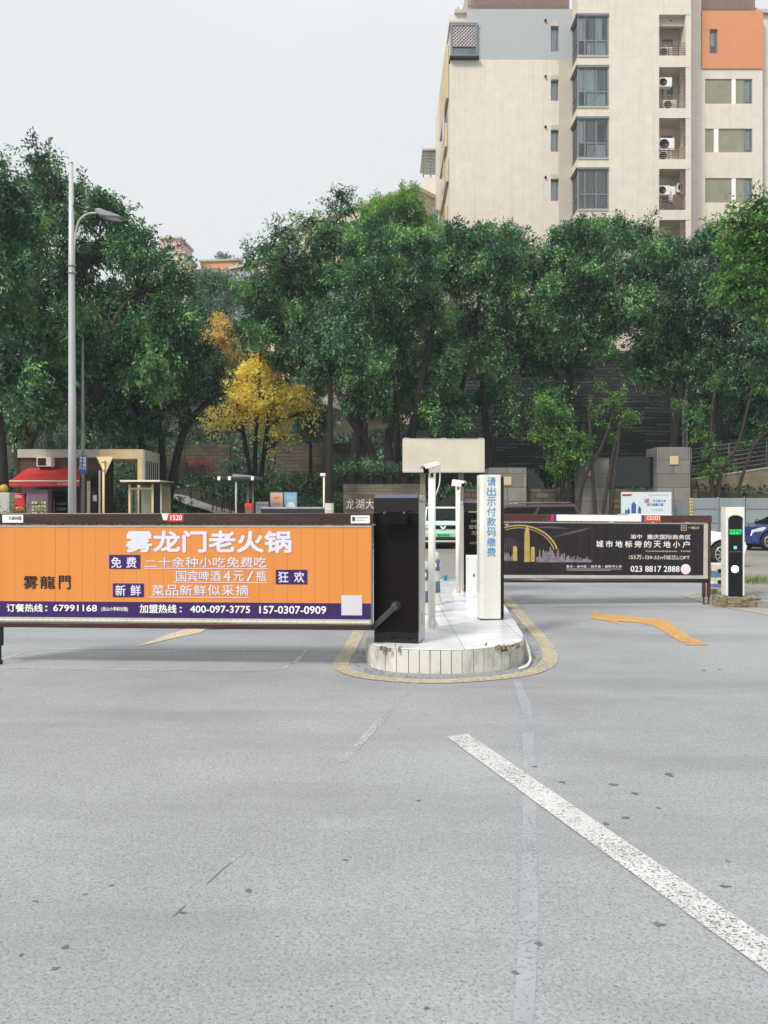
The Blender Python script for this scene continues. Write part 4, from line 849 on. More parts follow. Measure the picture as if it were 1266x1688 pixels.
T('tall leafy tree behind the street lamp, its pointed top the highest on that side', 31, [[(22,850),(45,745),(85,660),(105,600),(100,520)],[(60,850),(20,700),(30,560)],[(105,610),(180,560),(230,480)]],
  [(66,262,27),(60,300,38),(110,318,40),(150,350,48),(92,365,52),(190,390,46),(40,395,50),(225,425,48),(140,430,58),(275,432,26),(290,465,34),(255,478,50),(75,470,60),(180,500,62),(315,480,18),(120,545,60),(235,545,62),(290,530,45),(45,545,52),(180,600,58),(250,610,50),(300,590,36),(110,620,50),(60,680,38),(125,690,34),(180,700,28),(20,700,40)],
  LEAF, seed=11, dens=30, r0=.2, bark=BARKL)
T('broad dark tree at the frame edge left of the street lamp pole', 27, [[(10,850),(0,700),(-30,520)]], [(10,330,40),(-20,300,50),(20,380,42),(-30,400,60),(25,440,42),(-20,500,60),(10,560,50),(-40,620,60),(30,630,40)], LEAF, seed=12, dens=30)
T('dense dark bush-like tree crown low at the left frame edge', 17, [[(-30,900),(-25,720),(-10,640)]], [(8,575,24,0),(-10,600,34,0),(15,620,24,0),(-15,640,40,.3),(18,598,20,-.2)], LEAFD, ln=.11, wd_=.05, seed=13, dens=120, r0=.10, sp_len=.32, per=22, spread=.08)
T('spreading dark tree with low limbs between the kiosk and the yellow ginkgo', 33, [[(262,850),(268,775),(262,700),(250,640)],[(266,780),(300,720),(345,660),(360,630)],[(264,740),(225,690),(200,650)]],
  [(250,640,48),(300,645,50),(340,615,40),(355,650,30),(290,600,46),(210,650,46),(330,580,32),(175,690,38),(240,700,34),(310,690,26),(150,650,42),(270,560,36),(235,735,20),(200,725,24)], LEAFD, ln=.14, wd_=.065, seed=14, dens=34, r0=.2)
T('large leafy tree with a spiky top standing left of the apartment tower', 37, [[(640,800),(612,745),(572,680),(548,620),(520,560)],[(648,800),(640,735),(655,660),(640,560)],[(572,680),(600,600),(570,500)],[(655,670),(700,600),(720,520)]],
  [(562,320,14),(566,345,22),(550,385,42),(500,365,14),(455,385,12),(440,410,18),(480,395,26),(415,430,22),(455,430,34),(420,475,38),(600,400,48),(650,400,46),(690,395,36),(480,470,55),(540,450,56),(610,460,58),(680,450,52),(430,525,44),(500,540,60),(570,540,62),(650,530,60),(710,510,44),(470,590,40),(600,610,52),(540,600,46),(670,600,50),(620,670,36),(700,650,36),(580,655,26),(410,555,30),(735,570,36),(735,440,40)],
  LEAF, seed=21, dens=30, r0=.27)
T('pale yellowish green tree peeking above the canopy beside the apartment tower', 46, [[(655,700),(650,560),(650,420)]], [(640,345,32),(670,335,28),(615,360,28),(700,370,26),(660,380,40),(690,345,16),(720,385,18)], LEAFL, seed=22, dens=30, jit=1.)
T('leafy tree in front of the slate wall, right of the blank sign board', 39, [[(760,800),(752,700),(770,600),(790,500)],[(808,800),(800,690),(790,600),(760,520)],[(800,690),(830,620),(850,540)]],
  [(800,392,30),(765,390,34),(835,405,38),(870,400,24),(740,400,34),(800,430,50),(860,450,48),(755,460,46),(820,500,58),(880,510,46),(770,530,54),(850,570,50),(800,590,44),(740,600,40),(890,580,40),(825,640,30),(740,665,34),(785,660,26),(705,690,28),(750,705,26),(825,690,24),(855,700,20)], LEAF, seed=23, dens=29, r0=.2)
T('wide leafy tree spreading in front of the bay windows of the apartment tower', 39.5, [[(935,840),(925,740),(940,640),(960,540)],[(1108,800),(1112,690),(1090,600),(1060,520)],[(935,700),(900,610),(905,540)],[(1100,640),(1130,570),(1120,500)]],
  [(962,385,36),(1005,380,34),(925,405,34),(1040,395,34),(1075,385,22),(1090,410,34),(945,440,50),(1005,440,55),(1065,450,52),(1120,430,34),(900,480,46),(960,500,58),(1030,510,58),(1095,520,54),(915,550,50),(985,560,42),(1060,570,48),(1120,580,42),(890,600,36),(1000,535,40),(1085,610,30),(940,600,30),(900,650,30),(1050,620,26),(930,670,22),(1110,640,24)],
  LEAF, seed=24, dens=28, r0=.22)
T('dense leafy tree above the sloping wall with railings, near the right frame edge', 38.5, [[(1180,820),(1176,700),(1190,600),(1200,500)],[(1240,800),(1225,680),(1215,600)]],
  [(1160,395,28),(1190,420,40),(1150,450,44),(1210,470,46),(1170,510,50),(1240,520,46),(1130,560,34),(1190,570,50),(1250,580,44),(1160,620,36),(1215,635,38),(1265,640,40),(1130,620,24),(1275,480,50),(1180,660,24),(1150,685,24),(1230,690,30),(1275,700,34),(1205,715,20),(1255,735,20)], LEAFD, seed=25, dens=30, r0=.2)
T('bright green large-leaved crown reaching in from the right frame edge', 25, [[(1330,900),(1320,650),(1290,480)]],
  [(1250,345,22,0),(1268,365,34,0),(1225,375,26,0),(1195,362,14,0),(1240,405,36,.3),(1205,420,22,0),(1270,430,44,.2),(1215,452,26,0),(1180,490,16,0),(1235,480,34,0),(1270,500,34,.2),(1205,490,20,0),(1295,380,40,0)], LEAFB, ln=.15, wd_=.075, seed=26, dens=62, sp_len=.5, per=22, spread=.12, r0=.16)
T('golden yellow ginkgo with a dark trunk, behind the gate canopy', 38, [[(420,800),(421,740),(424,680),(428,620),(430,560)],[(424,690),(450,650),(480,640)],[(423,700),(390,660),(370,640)]],
  [(430,606,30),(410,625,32),(455,625,34),(480,660,28),(435,655,36),(400,660,28),(500,680,14),(515,682,10),(455,690,24),(420,690,24),(360,680,26),(345,695,18),(375,705,18),(470,720,14),(455,735,12),(440,720,14),(466,690,22),(385,630,18),(450,650,26),(410,655,28),(375,660,22)], LEAFY, ln=.13, wd_=.11, seed=31, dens=38, per=16, core=0, sp_len=.6, r0=.13, jit=.9, tw=12, name='ginkgo_tree', group='yellow ginkgo trees')
T('smaller faded yellow ginkgo farther up the hill, left of the golden one', 50, [[(356,760),(360,640),(362,560)]], [(358,545,22),(350,575,26),(375,560,22),(365,600,28),(340,560,14),(385,590,20),(350,625,24),(362,525,12)], mk_leaf('ginkgo_faded', rgb('#8c722e'), rgb('#b8984c'), rgb('#ccb070'), trans=.4, gloss=.6), ln=.15, wd_=.12, seed=32, dens=22, per=15, core=0, r0=.12, jit=1, tw=12, name='ginkgo_tree', group='yellow ginkgo trees')
T('feathery grey green conifer between the ginkgo and the black straight trunk', 42, [[(512,790),(512,650),(512,570)]], [(512,610,22),(500,640,26),(525,640,26),(510,670,32),(490,690,24),(530,690,26),(510,715,28)], LEAFC, ln=.2, wd_=.03, seed=33, dens=34, per=26, r0=.1, jit=.6, droop=.9, name='conifer_tree')
T('straight black trunk with whitewashed foot, left of the stone name wall', 31.5, [[(542,850),(543,760),(544,700),(545,600),(546,520)]], [(540,560,36),(560,530,40),(520,580,30),(565,580,28)], LEAFD, seed=34, dens=26, r0=.17, lime=1.75, bark=mk('bark_black', '#241f1c', .9, var=.3, vs=6, bump=.5))
for px, D_, sd, lab in [(-150,32,71,'leafy tree on the slope left of the kiosk, nearer one'),(-300,36,72,'leafy tree on the slope farther left of the kiosk'),(1420,39,73,'leafy tree behind the hoarding, right of the bright crown')]:
    T(lab, D_, [[(px,850),(px+5,700),(px-10,560)],[(px+4,760),(px+50,640),(px+70,560)]], [(px+dx, y, r) for dx, y, r in [(0,350,46),(-50,400,50),(55,400,50),(0,440,60),(-90,470,50),(90,480,52),(-30,530,60),(50,550,60),(-80,570,46),(100,570,44),(0,620,44),(-60,650,34),(70,650,34)]], LEAF, seed=sd, dens=26, r0=.2)
# pruned trees with tufts of young leaves
def pruned(label, D, stems, tufts, seed, bushes=()):
    t = tree(label, D, stems, [(x, y, r, 0) for x, y, r in tufts], LEAFB, ln=.11, wd_=.06, seed=seed, dens=95, per=15, r0=.10, tw=2, sp_len=.28, spread=.09, core=0, group='pruned trees with young tufts', bark=BARKL, jit=.3); return t
pruned('cut back tree with bright tufts leaning right beside the glazed stone wall', 35.2, [[(950,830),(960,800),(990,740),(1008,690),(1012,650)],[(985,750),(1018,715),(1040,700)],[(985,745),(972,690),(980,650)],[(1000,705),(1024,680),(1018,650)]],
  [(985,640,10),(978,676,12),(1018,648,10),(1015,660,8),(1022,680,11),(1042,692,13),(1004,664,6),(995,703,8),(1008,720,7),(960,725,14),(1030,705,6)], 41)
pruned('cut back tree with bright tufts in front of the sloping wall on the right', 36.2, [[(1185,815),(1188,780),(1215,735),(1235,660),(1245,610)],[(1190,775),(1160,730),(1140,690)],[(1192,778),(1240,740),(1290,700)],[(1178,780),(1172,700),(1185,620)]],
  [(1118,668,11),(1135,680,9),(1158,715,13),(1150,722,9),(1175,735,10),(1165,745,10),(1158,672,10),(1185,620,14),(1190,645,8),(1240,620,10),(1237,605,8),(1255,640,12),(1180,765,12),(1205,765,10),(1170,780,12),(1232,735,7),(1258,705,8),(1150,690,8)], 42)
T('bushy tree with rounded leaves in front of the grey stone gate pillars', 35.4, [[(928,835),(925,780),(912,720),(900,680)],[(932,835),(940,770),(938,710)],[(920,835),(912,760),(880,700)]],
  [(895,680,18),(915,690,22),(888,710,16),(930,700,18),(905,725,20),(940,730,24),(920,750,24),(955,745,16),(935,770,22),(960,722,14),(915,775,16),(970,745,10),(930,795,12),(898,660,12)], LEAFB, ln=.12, wd_=.07, seed=43, dens=85, per=16, sp_len=.3, spread=.09, r0=.11, jit=.5)
# more trees up the hill
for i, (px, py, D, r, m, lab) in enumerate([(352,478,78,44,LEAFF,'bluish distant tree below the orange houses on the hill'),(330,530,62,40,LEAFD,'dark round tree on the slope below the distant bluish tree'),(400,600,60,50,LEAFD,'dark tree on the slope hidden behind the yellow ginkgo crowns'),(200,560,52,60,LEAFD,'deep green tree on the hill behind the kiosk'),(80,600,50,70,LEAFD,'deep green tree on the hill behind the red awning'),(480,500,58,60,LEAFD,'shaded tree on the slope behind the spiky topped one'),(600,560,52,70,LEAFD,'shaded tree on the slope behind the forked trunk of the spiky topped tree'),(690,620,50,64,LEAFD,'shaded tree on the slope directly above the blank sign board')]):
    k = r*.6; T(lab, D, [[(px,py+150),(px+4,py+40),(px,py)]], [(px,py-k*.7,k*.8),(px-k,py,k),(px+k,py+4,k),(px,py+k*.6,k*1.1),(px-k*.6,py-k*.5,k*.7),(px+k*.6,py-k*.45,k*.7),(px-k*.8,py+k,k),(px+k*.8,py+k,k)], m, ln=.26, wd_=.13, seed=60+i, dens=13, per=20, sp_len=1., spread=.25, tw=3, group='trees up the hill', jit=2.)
# shrubs
def shrub(label, px, py, D, wpx, hpx, leaf, seed, ln=.10, wd_=.05, dens=70, group='garden shrubs', name='shrub', zbase=None):
    rng = np.random.default_rng(seed); c = P(px, py, D); r = wpx/F*D; h = hpx/F*D; zb_ = zbase if zbase is not None else (tz(c.x, D) if D > 33 else .1)
    base = Vector((c.x, D, zb_)); t = thing(name, label, name, base, group=group); Vs = []; mb = MB()
    n = max(3, int(2*r/max(.3, h*.5)))
    for i in range(n):
        C = np.array([c.x-r+2*r*(i+.5)/n+rng.uniform(-.1,.1), D+rng.uniform(-.3,.3), max(zb_+.2, c.z+rng.uniform(-.15,.15)*h)]); rr = h*rng.uniform(.5,.75)
        S, V = sprays(rng, C, rr, dens, 15, ln, wd_, .25, .8, .2, .08, .5, 1.1); Vs.append(V)
        for k in range(3): limb(mb, (C[0]+rng.uniform(-.1,.1), C[1], zb_), S[k], .02, .006, rng, .1, 4, 0, 5)
    mb.build('stem', BARK, t, world=True); leaf_mesh('foliage', np.concatenate(Vs), leaf, t, base); return t
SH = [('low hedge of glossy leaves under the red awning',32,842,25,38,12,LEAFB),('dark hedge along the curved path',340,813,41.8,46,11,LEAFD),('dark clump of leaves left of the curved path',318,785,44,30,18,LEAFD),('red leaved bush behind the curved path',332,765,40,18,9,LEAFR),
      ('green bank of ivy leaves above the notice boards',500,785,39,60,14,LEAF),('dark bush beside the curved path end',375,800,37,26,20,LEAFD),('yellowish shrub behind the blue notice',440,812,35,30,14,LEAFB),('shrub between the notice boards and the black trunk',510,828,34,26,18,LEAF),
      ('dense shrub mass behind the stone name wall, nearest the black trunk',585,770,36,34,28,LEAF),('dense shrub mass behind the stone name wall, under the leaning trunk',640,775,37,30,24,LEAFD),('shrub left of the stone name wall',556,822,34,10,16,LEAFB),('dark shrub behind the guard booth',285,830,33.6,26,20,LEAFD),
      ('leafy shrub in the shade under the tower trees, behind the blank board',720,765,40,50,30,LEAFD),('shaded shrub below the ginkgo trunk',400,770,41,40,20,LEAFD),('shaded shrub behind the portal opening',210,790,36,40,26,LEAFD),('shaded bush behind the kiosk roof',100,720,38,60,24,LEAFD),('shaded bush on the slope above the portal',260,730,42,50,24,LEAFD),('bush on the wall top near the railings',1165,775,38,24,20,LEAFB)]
for i, (lab, px, py, D, w, h, m) in enumerate(SH): shrub(lab, px, py, D, w, h, m, 80+i)
# ground cover on the slope
rng = np.random.default_rng(5); n = 26000; gx = rng.uniform(-22, 6, n); gy = 34+rng.uniform(0, 1, n)**1.5*22; gx2 = rng.uniform(3, 22, 7000); gy2 = rng.uniform(36.9, 45, 7000); gx = np.concatenate([gx, gx2]); gy = np.concatenate([gy, gy2])
pth = np.array([((x-CX)/F*D_, D_) for x, D_ in [(392,36.3),(380,36.9),(345,38.3),(312,39.6),(285,40.4),(250,40.6)]]); pth = np.concatenate([pth[i]+(pth[i+1]-pth[i])*np.linspace(0, 1, 12)[:, None] for i in range(5)])
ok = np.min(np.hypot(gx[:, None]-pth[None, :, 0], gy[:, None]-pth[None, :, 1]), 1) > 1.05; gx, gy = gx[ok], gy[ok]
gp = np.stack([gx, gy, terr(gx, gy)+rng.uniform(0, .28, len(gx))], 1); leaf_mesh('ground_cover', leaf_quads(gp, rng.normal(size=gp.shape)+np.array([0,0,.4]), rng.normal(size=gp.shape)*.6+np.array([0,0,1.]), .26, .13, rng), LEAFD, None, kind='stuff')
n = 1500; a = [G(1224,974,.1), G(1300,976,.1)]; gx = rng.uniform(6.4, 9.5, n); gy = rng.uniform(14.0, 15.0, n)-np.clip(gx-6.4, 0, 1)*.0
gp = np.stack([gx, gy, np.full(n, .105)], 1); leaf_mesh('grass', leaf_quads(gp, rng.normal(size=gp.shape)*.5+np.array([0,0,1.]), rng.normal(size=gp.shape), .11, .018, rng), mk_leaf('grass_blade', rgb('#3c4a26'), rgb('#566634'), rgb('#7d8450')), None, kind='stuff')
# ------------------------------------------------------------------ stone walls, gate pillars, hoarding, billboard on the right
STONE = mk_brick('rough_stone', rgb('#786d5d'), rgb('#5b5247'), rgb('#38332c'), .55, .24, .018, .9, .9, dirt=rgb('#332d26'), dirt_amt=.6, sq=4.)
ASHLAR = mk_brick('grey_ashlar', rgb('#8d8c86'), rgb('#7b7a75'), rgb('#4c4a46'), 1.35, .62, .012, .75, .3, dirt=rgb('#55524a'), dirt_amt=.6)
SLATE = mk_brick('dark_slate', rgb('#565b5f'), rgb('#1b1e21'), rgb('#040404'), 1.3, .17, .03, .6, 1., dirt=rgb('#1c1e1d'), dirt_amt=.6, sq=5., bscale=6.)
SANDST = mk_brick('brown_stone', rgb('#7d7060'), rgb('#5f5447'), rgb('#3b342c'), .7, .13, .008, .85, .6, dirt=rgb('#4a4136'), dirt_amt=.5, sq=2.)
def solid(name, label, cat, box, mat, bevel=.01, group=None):
    mb = MB(); mb.box(*box); o = mb.build(name, mat, bevel=bevel); return tag(o, label, cat, group)
def bxz(x0, y0, x1, y1, D): a, b = P(x0, y1, D), P(x1, y0, D); return a.x, b.x, a.z, b.z
a = bxz(758, 806, 1150, 806, 36.3)
solid('retaining_wall', 'long rough stone retaining wall under the gate pillars, behind the billboard', 'wall', (a[0], a[1], 36.3, 37.2, 0, a[3]), STONE)
GATEGL = mk('smoked_glass', '#0d1a1b', .08, var=.3, vs=.6, spec=.55)
for k, (x0, y0, x1, yb, lx, lab) in enumerate([(806,771,868,815,836,'grey stone gate pillar right of the pay pillar'),(948,755,1004,806,972,'grey stone gate pillar behind the leaning pruned tree'),(1083,737,1138,806,1111,'tallest grey stone gate pillar, beside the railings')]):
    a = bxz(x0, y0, x1, yb, 36.0); t = thing('gate_pillar', lab, 'gate pillar', ((a[0]+a[1])/2, 36., 0), group='grey stone gate pillars'); w = (a[1]-a[0])/2
    mb = MB(); mb.box(-w, w, 0, 1.5, 0, a[3]); mb.build('shaft', ASHLAR, t, bevel=.015)
    lp = bxz(lx-7, y0+15, lx+7, y0+29, 36.); mb = MB(); mb.box(lp[0]-(a[0]+a[1])/2, lp[1]-(a[0]+a[1])/2, -.05, .002, lp[2], lp[3]); mb.build('wall_lamp', mk('lamp_cream', '#cdb98a', .5, var=.06), t, bevel=.01)
for (x0, y0, x1, y1, lab) in [(870,772,946,814,'smoked glass panel between the two left gate pillars'),(1006,753,1081,803,'smoked glass panel between the two right gate pillars')]:
    a = bxz(x0, y0, x1, y1, 36.5); t = thing('glass_panel', lab, 'glass panel', ((a[0]+a[1])/2, 36.5, 2.4), group='smoked glass panels'); w = (a[1]-a[0])/2
    mb = MB(); mb.box(-w, w, 0, .03, a[2]-2.4+.04, a[3]-2.4); mb.build('pane', GATEGL, t); mb = MB(); mb.box(-w, w, -.02, .05, a[2]-2.4, a[2]-2.4+.039); mb.build('bottom_rail', DARK, t)
a = bxz(868, 776, 922, 783, 38.); b_ = solid('red_banner', 'narrow red banner with pale characters hanging in the shade behind the glass', 'banner', (a[0], a[1], 38., 38.02, a[2], a[3]), mk('banner_red', '#7a1f22', .6), .0)
mb = MB(); mb.text('文明小区平安家园', a[0]+.1, a[1]-.1, a[2]+.05, a[3]-.05, 37.99, .01); mb.build('lettering', mk('print_dull_pink', '#c7a5a0', .6), b_)
a = bxz(870, 776, 871, 783, 38.05)
for (px, lab) in [(869,'thin post at the left end of the red banner'),(921,'thin post at the right end of the red banner')]:
    x = P(px, 780, 38.07).x; mb = MB(); mb.tube([(x,38.07,2.2),(x,38.07,3.5)], .03, 8); tag(mb.build('post', DARK), lab, 'post', 'posts of the red banner')
# slate podium wall
a = bxz(688, 578, 1112, 578, 45.6); sw = solid('slate_wall', 'tall dark wall of stacked slate under the apartment tower', 'wall', (a[0], 17.2, 45.6, 47.2, 1.5, a[3]), SLATE, .02)
for px in (1128.5, 1133.5):
    x = P(px, 700, 45.3).x; mb = MB(); mb.tube([(x,45.5,2.2),(x,45.5,P(0,612,45.4).z)], .07, 10); mb.build('drain_pipe', GALV, sw)
solid('shaded_wall', 'dark plastered hillside wall behind the trees at the right', 'wall', (17.21, 34, 46.2, 47.4, 1.5, 10.4), mk('dark_plaster', '#3a3a38', .9, var=.3, dirt='#1f211f', dirt_amt=.6), .02)
# sloping wall with railings
t = thing('sloping_wall', 'stained concrete wall rising to the right, topped by thin horizontal railings', 'wall', (13.6, 37.6, 0))
x0 = P(1139,800,37.6).x-13.6; x1 = 26-13.6; za, zb_ = P(1139,791,37.6).z, P(1266,772,37.6).z; sl = (zb_-za)/(P(1266,0,37.6).x-P(1139,0,37.6).x)
mb = MB(); mb.prism([(x0,0),(x1,0),(x1,za+sl*(x1-x0)),(x0,za)], 0, .4, 'y'); mb.build('wall_body', mk('stained_concrete', '#857a66', .9, var=.3, vs=2, bump=.6, bs=12, dirt='#3f392e', dirt_amt=.85, ds=1.6), t, fixn=True)
RAILM = mk('railing_grey', '#6b6f70', .5, metal=.3)
mb = MB(); mb.prism([(x0,za+.001),(x1,za+sl*(x1-x0)+.001),(x1,za+sl*(x1-x0)+.06),(x0,za+.06)], -.03, .43, 'y'); mb.build('coping', LGREY, t, fixn=True)
for k in range(7):
    z = za+.25+.2*k; mb = MB(); mb.tube([(x0,.2,z),(x1,.2,z+sl*(x1-x0))], .018, 6); mb.build('rail', RAILM, t)
for k in range(7):
    x = x0+.1+k*1.8; mb = MB(); mb.tube([(x,.2,za+sl*(x-x0)+.05),(x,.2,za+sl*(x-x0)+1.5)], .025, 6); mb.build('post', RAILM, t)
# hoarding
HOARD = mk('hoarding_grey', '#8d989d', .55, var=.05, dirt='#777d7c', dirt_amt=.4, ds=2., stretch=(1,1,.3))
x = 1113.; k = 0
t = thing('hoarding', 'blue grey metal hoarding fence behind the ticket machine and the blue car', 'fence', (P(1113,0,34.5).x, 34.5, .1))
zt_ = P(0,821,34.5).z-.1; X0 = 0.
mb = MB(); mb.box(0, .62, .0, .05, .0, zt_-.02); mb.build('end_panel', mk('hoarding_dark', '#72797f', .5, var=.1), t, bevel=.005)
mb = MB(); mb.box(.63,.75,-.03,.05,0,zt_); 
mb.build('striped_post', mk('post_yellow', '#cfc06a', .5), t)
mb = MB()
for i in range(14): mb.box(.665,.715,-.036,-.0305,.1+i*.14,.17+i*.14)
mb.build('black_marks', RUBBER, t)
for i in range(7):
    xa = .78+i*1.16; mb = MB(); mb.box(xa, xa+1.05, 0, .03, .02, zt_)
    for c in range(12): mb.box(xa+.04+c*.084, xa+.07+c*.084, -.012, -.0005, zt_-.43, zt_-.03)
    mb.build('panel', HOARD, t, bevel=.004)
    mb = MB(); mb.box(xa+1.051, xa+1.109, -.03, .05, 0, zt_+.04); mb.build('post', HOARD, t, bevel=.005)
    mb = MB()
    for z in (zt_-.48, zt_-1.1): mb.cut(); mb.box(xa, xa+1.05, -.025, -.0005, z, z+.035)
    mb.build('cross_rail', mk('hoarding_rail', '#7d8a90', .5), t)
# billboard
a = bxz(1024, 811, 1107, 864, 34.0); t = thing('billboard', 'pale blue public notice board with blue towers and slanted lettering, against the stone wall', 'notice board', ((a[0]+a[1])/2, 34, .1)); cx_, w = (a[0]+a[1])/2, (a[1]-a[0])/2
mb = MB(); mb.box(-w, w, 0, .06, a[2]-.1, a[3]-.1); mb.build('board', mk('notice_pale', '#d3dde2', .4, var=.05, vs=.6), t, bevel=.005)
for s_ in (-1, 1): mb = MB(); mb.box(s_*(w-.3)-.03, s_*(w-.3)+.03, .062, .12, 0, a[3]-.2); mb.build('leg', STEEL, t)
zz = lambda x, y: (P(1000+x/4.759, 0, 34).x-cx_, P(0, 790+y/4.759, 34).z-.1)
def btext(mb, s, x0, y0, x1, y1, off=.0, tilt=0.): p, q_ = zz(x0, y1), zz(x1, y0); mb.text(s, p[0], q_[0], p[1], q_[1], -.004, off, tilt)
mb = MB(); btext(mb, '乃立身之本', 355, 158, 462, 180, .03, .25); btext(mb, '信为道德之基', 312, 188, 442, 210, .03, .25); mb.build('lettering', mk('print_deep_blue', '#1f6aa8', .5), t)
mb = MB(); btext(mb, '诚', 290, 150, 330, 186, .03, .2); btext(mb, ',', 338, 174, 344, 186, .03); p = zz(122, 132), zz(206, 117); mb.prism([p[0], (p[1][0]-.09, p[0][1]), p[1], (p[0][0], p[1][1])], -.004, .001, 'y'); mb.build('red_marks', REDP, t, fixn=True)
mb = MB(); btext(mb, '公益广告', 128, 119, 190, 130, .02); mb.v = [(a_, -.006, c_) for a_, b_, c_ in mb.v]; mb.build('lettering', PLANT_WHITE, t)
mb = MB(); btext(mb, '社会主义核心价值观', 330, 118, 482, 131); btext(mb, '中央文明办宣', 352, 232, 442, 250); mb.build('lettering', mk('print_bluegrey', '#8fa6b8', .5), t)
mb = MB()
for (x0, y0, x1) in [(194,176,230),(160,224,182),(246,210,270),(142,240,158)]:
    p, q_ = zz(x0, 276), zz(x1, y0); m = (p[0]+q_[0])/2; mb.prism([(p[0],p[1]),(q_[0],p[1]),(q_[0],q_[1]-.12),(q_[0]-.08,q_[1]),(p[0]+.08,q_[1]),(p[0],q_[1]-.12)], -.004-.0004*(x0 % 5), .001, 'y')
mb.build('picture', mk('print_tower_blue', '#2d5f9c', .5, var=.35, vs=5), t, fixn=True)
mb = MB(); p, q_ = zz(124, 279), zz(276, 272); mb.box(p[0], q_[0], -.003, .001, p[1], q_[1]); mb.build('picture', NAVYP, t)

# ------------------------------------------------------------------ centre: name wall, notices, gate canopy, trunk pole, path
a = bxz(566, 798, 702, 852, 32.6); t = thing('name_wall', 'brown stacked stone wall with raised cream Chinese lettering, behind the dark cabinet', 'wall', ((a[0]+a[1])/2, 32.6, .1)); w = (a[1]-a[0])/2; cx_ = (a[0]+a[1])/2
mb = MB(); mb.box(-w, w, 0, .5, 0, a[3]-.1); mb.build('stone_body', SANDST, t, bevel=.01)
l0 = bxz(570, 826, 640, 846, 32.5); mb = MB(); mb.box(l0[0]-.1-cx_, w-.6, -.02, .001, l0[2]-.16, l0[3]-.02); mb.build('inset_panel', mk_brick('inset_stone', rgb('#6b6055'), rgb('#5e544a'), rgb('#40382f'), 2., .12, .006, .8, .3), t)
mb = MB()
for i, ch in enumerate('龙湖大境'): b_ = bxz(570+i*16.2, 822.5, 584+i*16.2, 839, 32.5); mb.text(ch, b_[0]-cx_, b_[1]-cx_, b_[2]-.1, b_[3]-.1, -.05, .0)
mb.build('lettering', mk('raised_cream', '#e3dccb', .4), t)
a = bxz(622, 765, 656, 790, 37.4); t = thing('street_sign', 'small blue and white sign half hidden behind the forked trunk', 'sign', ((a[0]+a[1])/2, 37.4, 1.3))
mb = MB(); mb.box(-.5,.1,0,.04,a[2]-1.3,a[3]-1.3); mb.build('white_face', PLANT_WHITE, t); mb = MB(); mb.box(-.5,-.25,-.004,.0,a[2]-1.3+.2,a[3]-1.3-.02); mb.build('blue_face', NAVYP, t); mb = MB(); mb.tube([(-.2,.06,0),(-.2,.06,a[3]-1.3-.1)], .04, 8); mb.build('post', STEEL, t)
def notice(label, x0, y0, x1, y1, D, col, kind='poster'):
    a = bxz(x0, y0, x1, y1, D); cx_ = (a[0]+a[1])/2; w = (a[1]-a[0])/2; t = thing('notice_stand', label, 'notice stand', (cx_, D, .11), group='notice stands by the gate')
    mb = MB(); mb.box(-w, w, 0, .05, max(.15, a[2]-.11), a[3]-.11); mb.build('frame', STEEL, t, bevel=.005); mb = MB(); mb.box(-w+.025, w-.025, -.006, -.0005, max(.2, a[2]-.08), a[3]-.14); pn = mb.build('poster', mk('poster_'+col, '#'+col, .4, var=.12, vs=2.), t)
    for s_ in (-1, 1): mb = MB(); mb.box(s_*(w-.05)-.02, s_*(w-.05)+.02, .051, .09, 0, a[3]-.15); mb.build('leg', STEEL, t)
    return t, w, a[3]-.11
t, w, zt_ = notice('cream and orange poster stand, left of the blue one', 445, 811, 467, 858, 30, 'e2b795'); mb = MB(); mb.text('温馨提示', -w*.6, w*.6, zt_-.28, zt_-.17, -.009, .0); mb.text('文明停车', -w*.5, w*.5, zt_-.5, zt_-.42, -.009); mb.build('lettering', mk('print_soft_red', '#c2564a', .5), t)
t, w, zt_ = notice('light blue poster stand, right of the orange one', 467.8, 811, 490, 858, 30, '7fb4d2'); mb = MB(); mb.text('文明出行', -w*.6, w*.6, zt_-.28, zt_-.17, -.009, .0); mb.disc(0, zt_-.55, .17, -.009, -.0062); mb.build('lettering', mk('print_pale_blue', '#d9e6ec', .5), t)
t, w, zt_ = notice('low white notice stand with a grey heading, left of the posters', 421, 826.5, 443, 858, 29.5, 'dde1e2'); mb = MB(); mb.text('停车收费公示牌', -w*.8, w*.8, zt_-.17, zt_-.09, -.009, .01)
for k in range(3): mb.box(-w*.8, w*.7, -.009, -.006, zt_-.24-.06*k, zt_-.225-.06*k)
mb.build('lettering', mk('print_slate', '#55616b', .5), t)
a = bxz(430, 838.5, 535, 860, 28.5); t = thing('banner_fence', 'dark blue low banner fence with red heading below the notice stands', 'fence', ((a[0]+a[1])/2, 28.5, .11)); w = (a[1]-a[0])/2
mb = MB(); mb.box(-w, w, 0, .06, .3, a[3]-.11); mb.build('panel', mk('banner_dark_blue', '#252a44', .4), t); mb = MB(); mb.box(-w, w, -.01, .07, a[3]-.109, a[3]-.05); mb.build('top_rail', LGREY, t)
for s_ in (-1, 0, 1): mb = MB(); mb.box(s_*(w-.05)-.03, s_*(w-.05)+.03, .061, .1, 0, a[3]-.1); mb.build('post', LGREY, t)
t = thing('red_bin', 'small box with a bright red top beside the gate canopy posts', 'box', (P(410,0,28).x, 28, .11)); a = bxz(404, 830, 416, 862, 28)
mb = MB(); mb.box(-.13,.13,0,.25,0,a[3]-.11-.19); mb.build('box_body', mk('tan_box', '#7a6550', .6), t, bevel=.01); mb = MB(); mb.box(-.14,.14,-.01,.26,a[3]-.3,a[3]-.11); mb.build('red_top', mk('bin_red', '#cc3a2c', .45), t, bevel=.02)
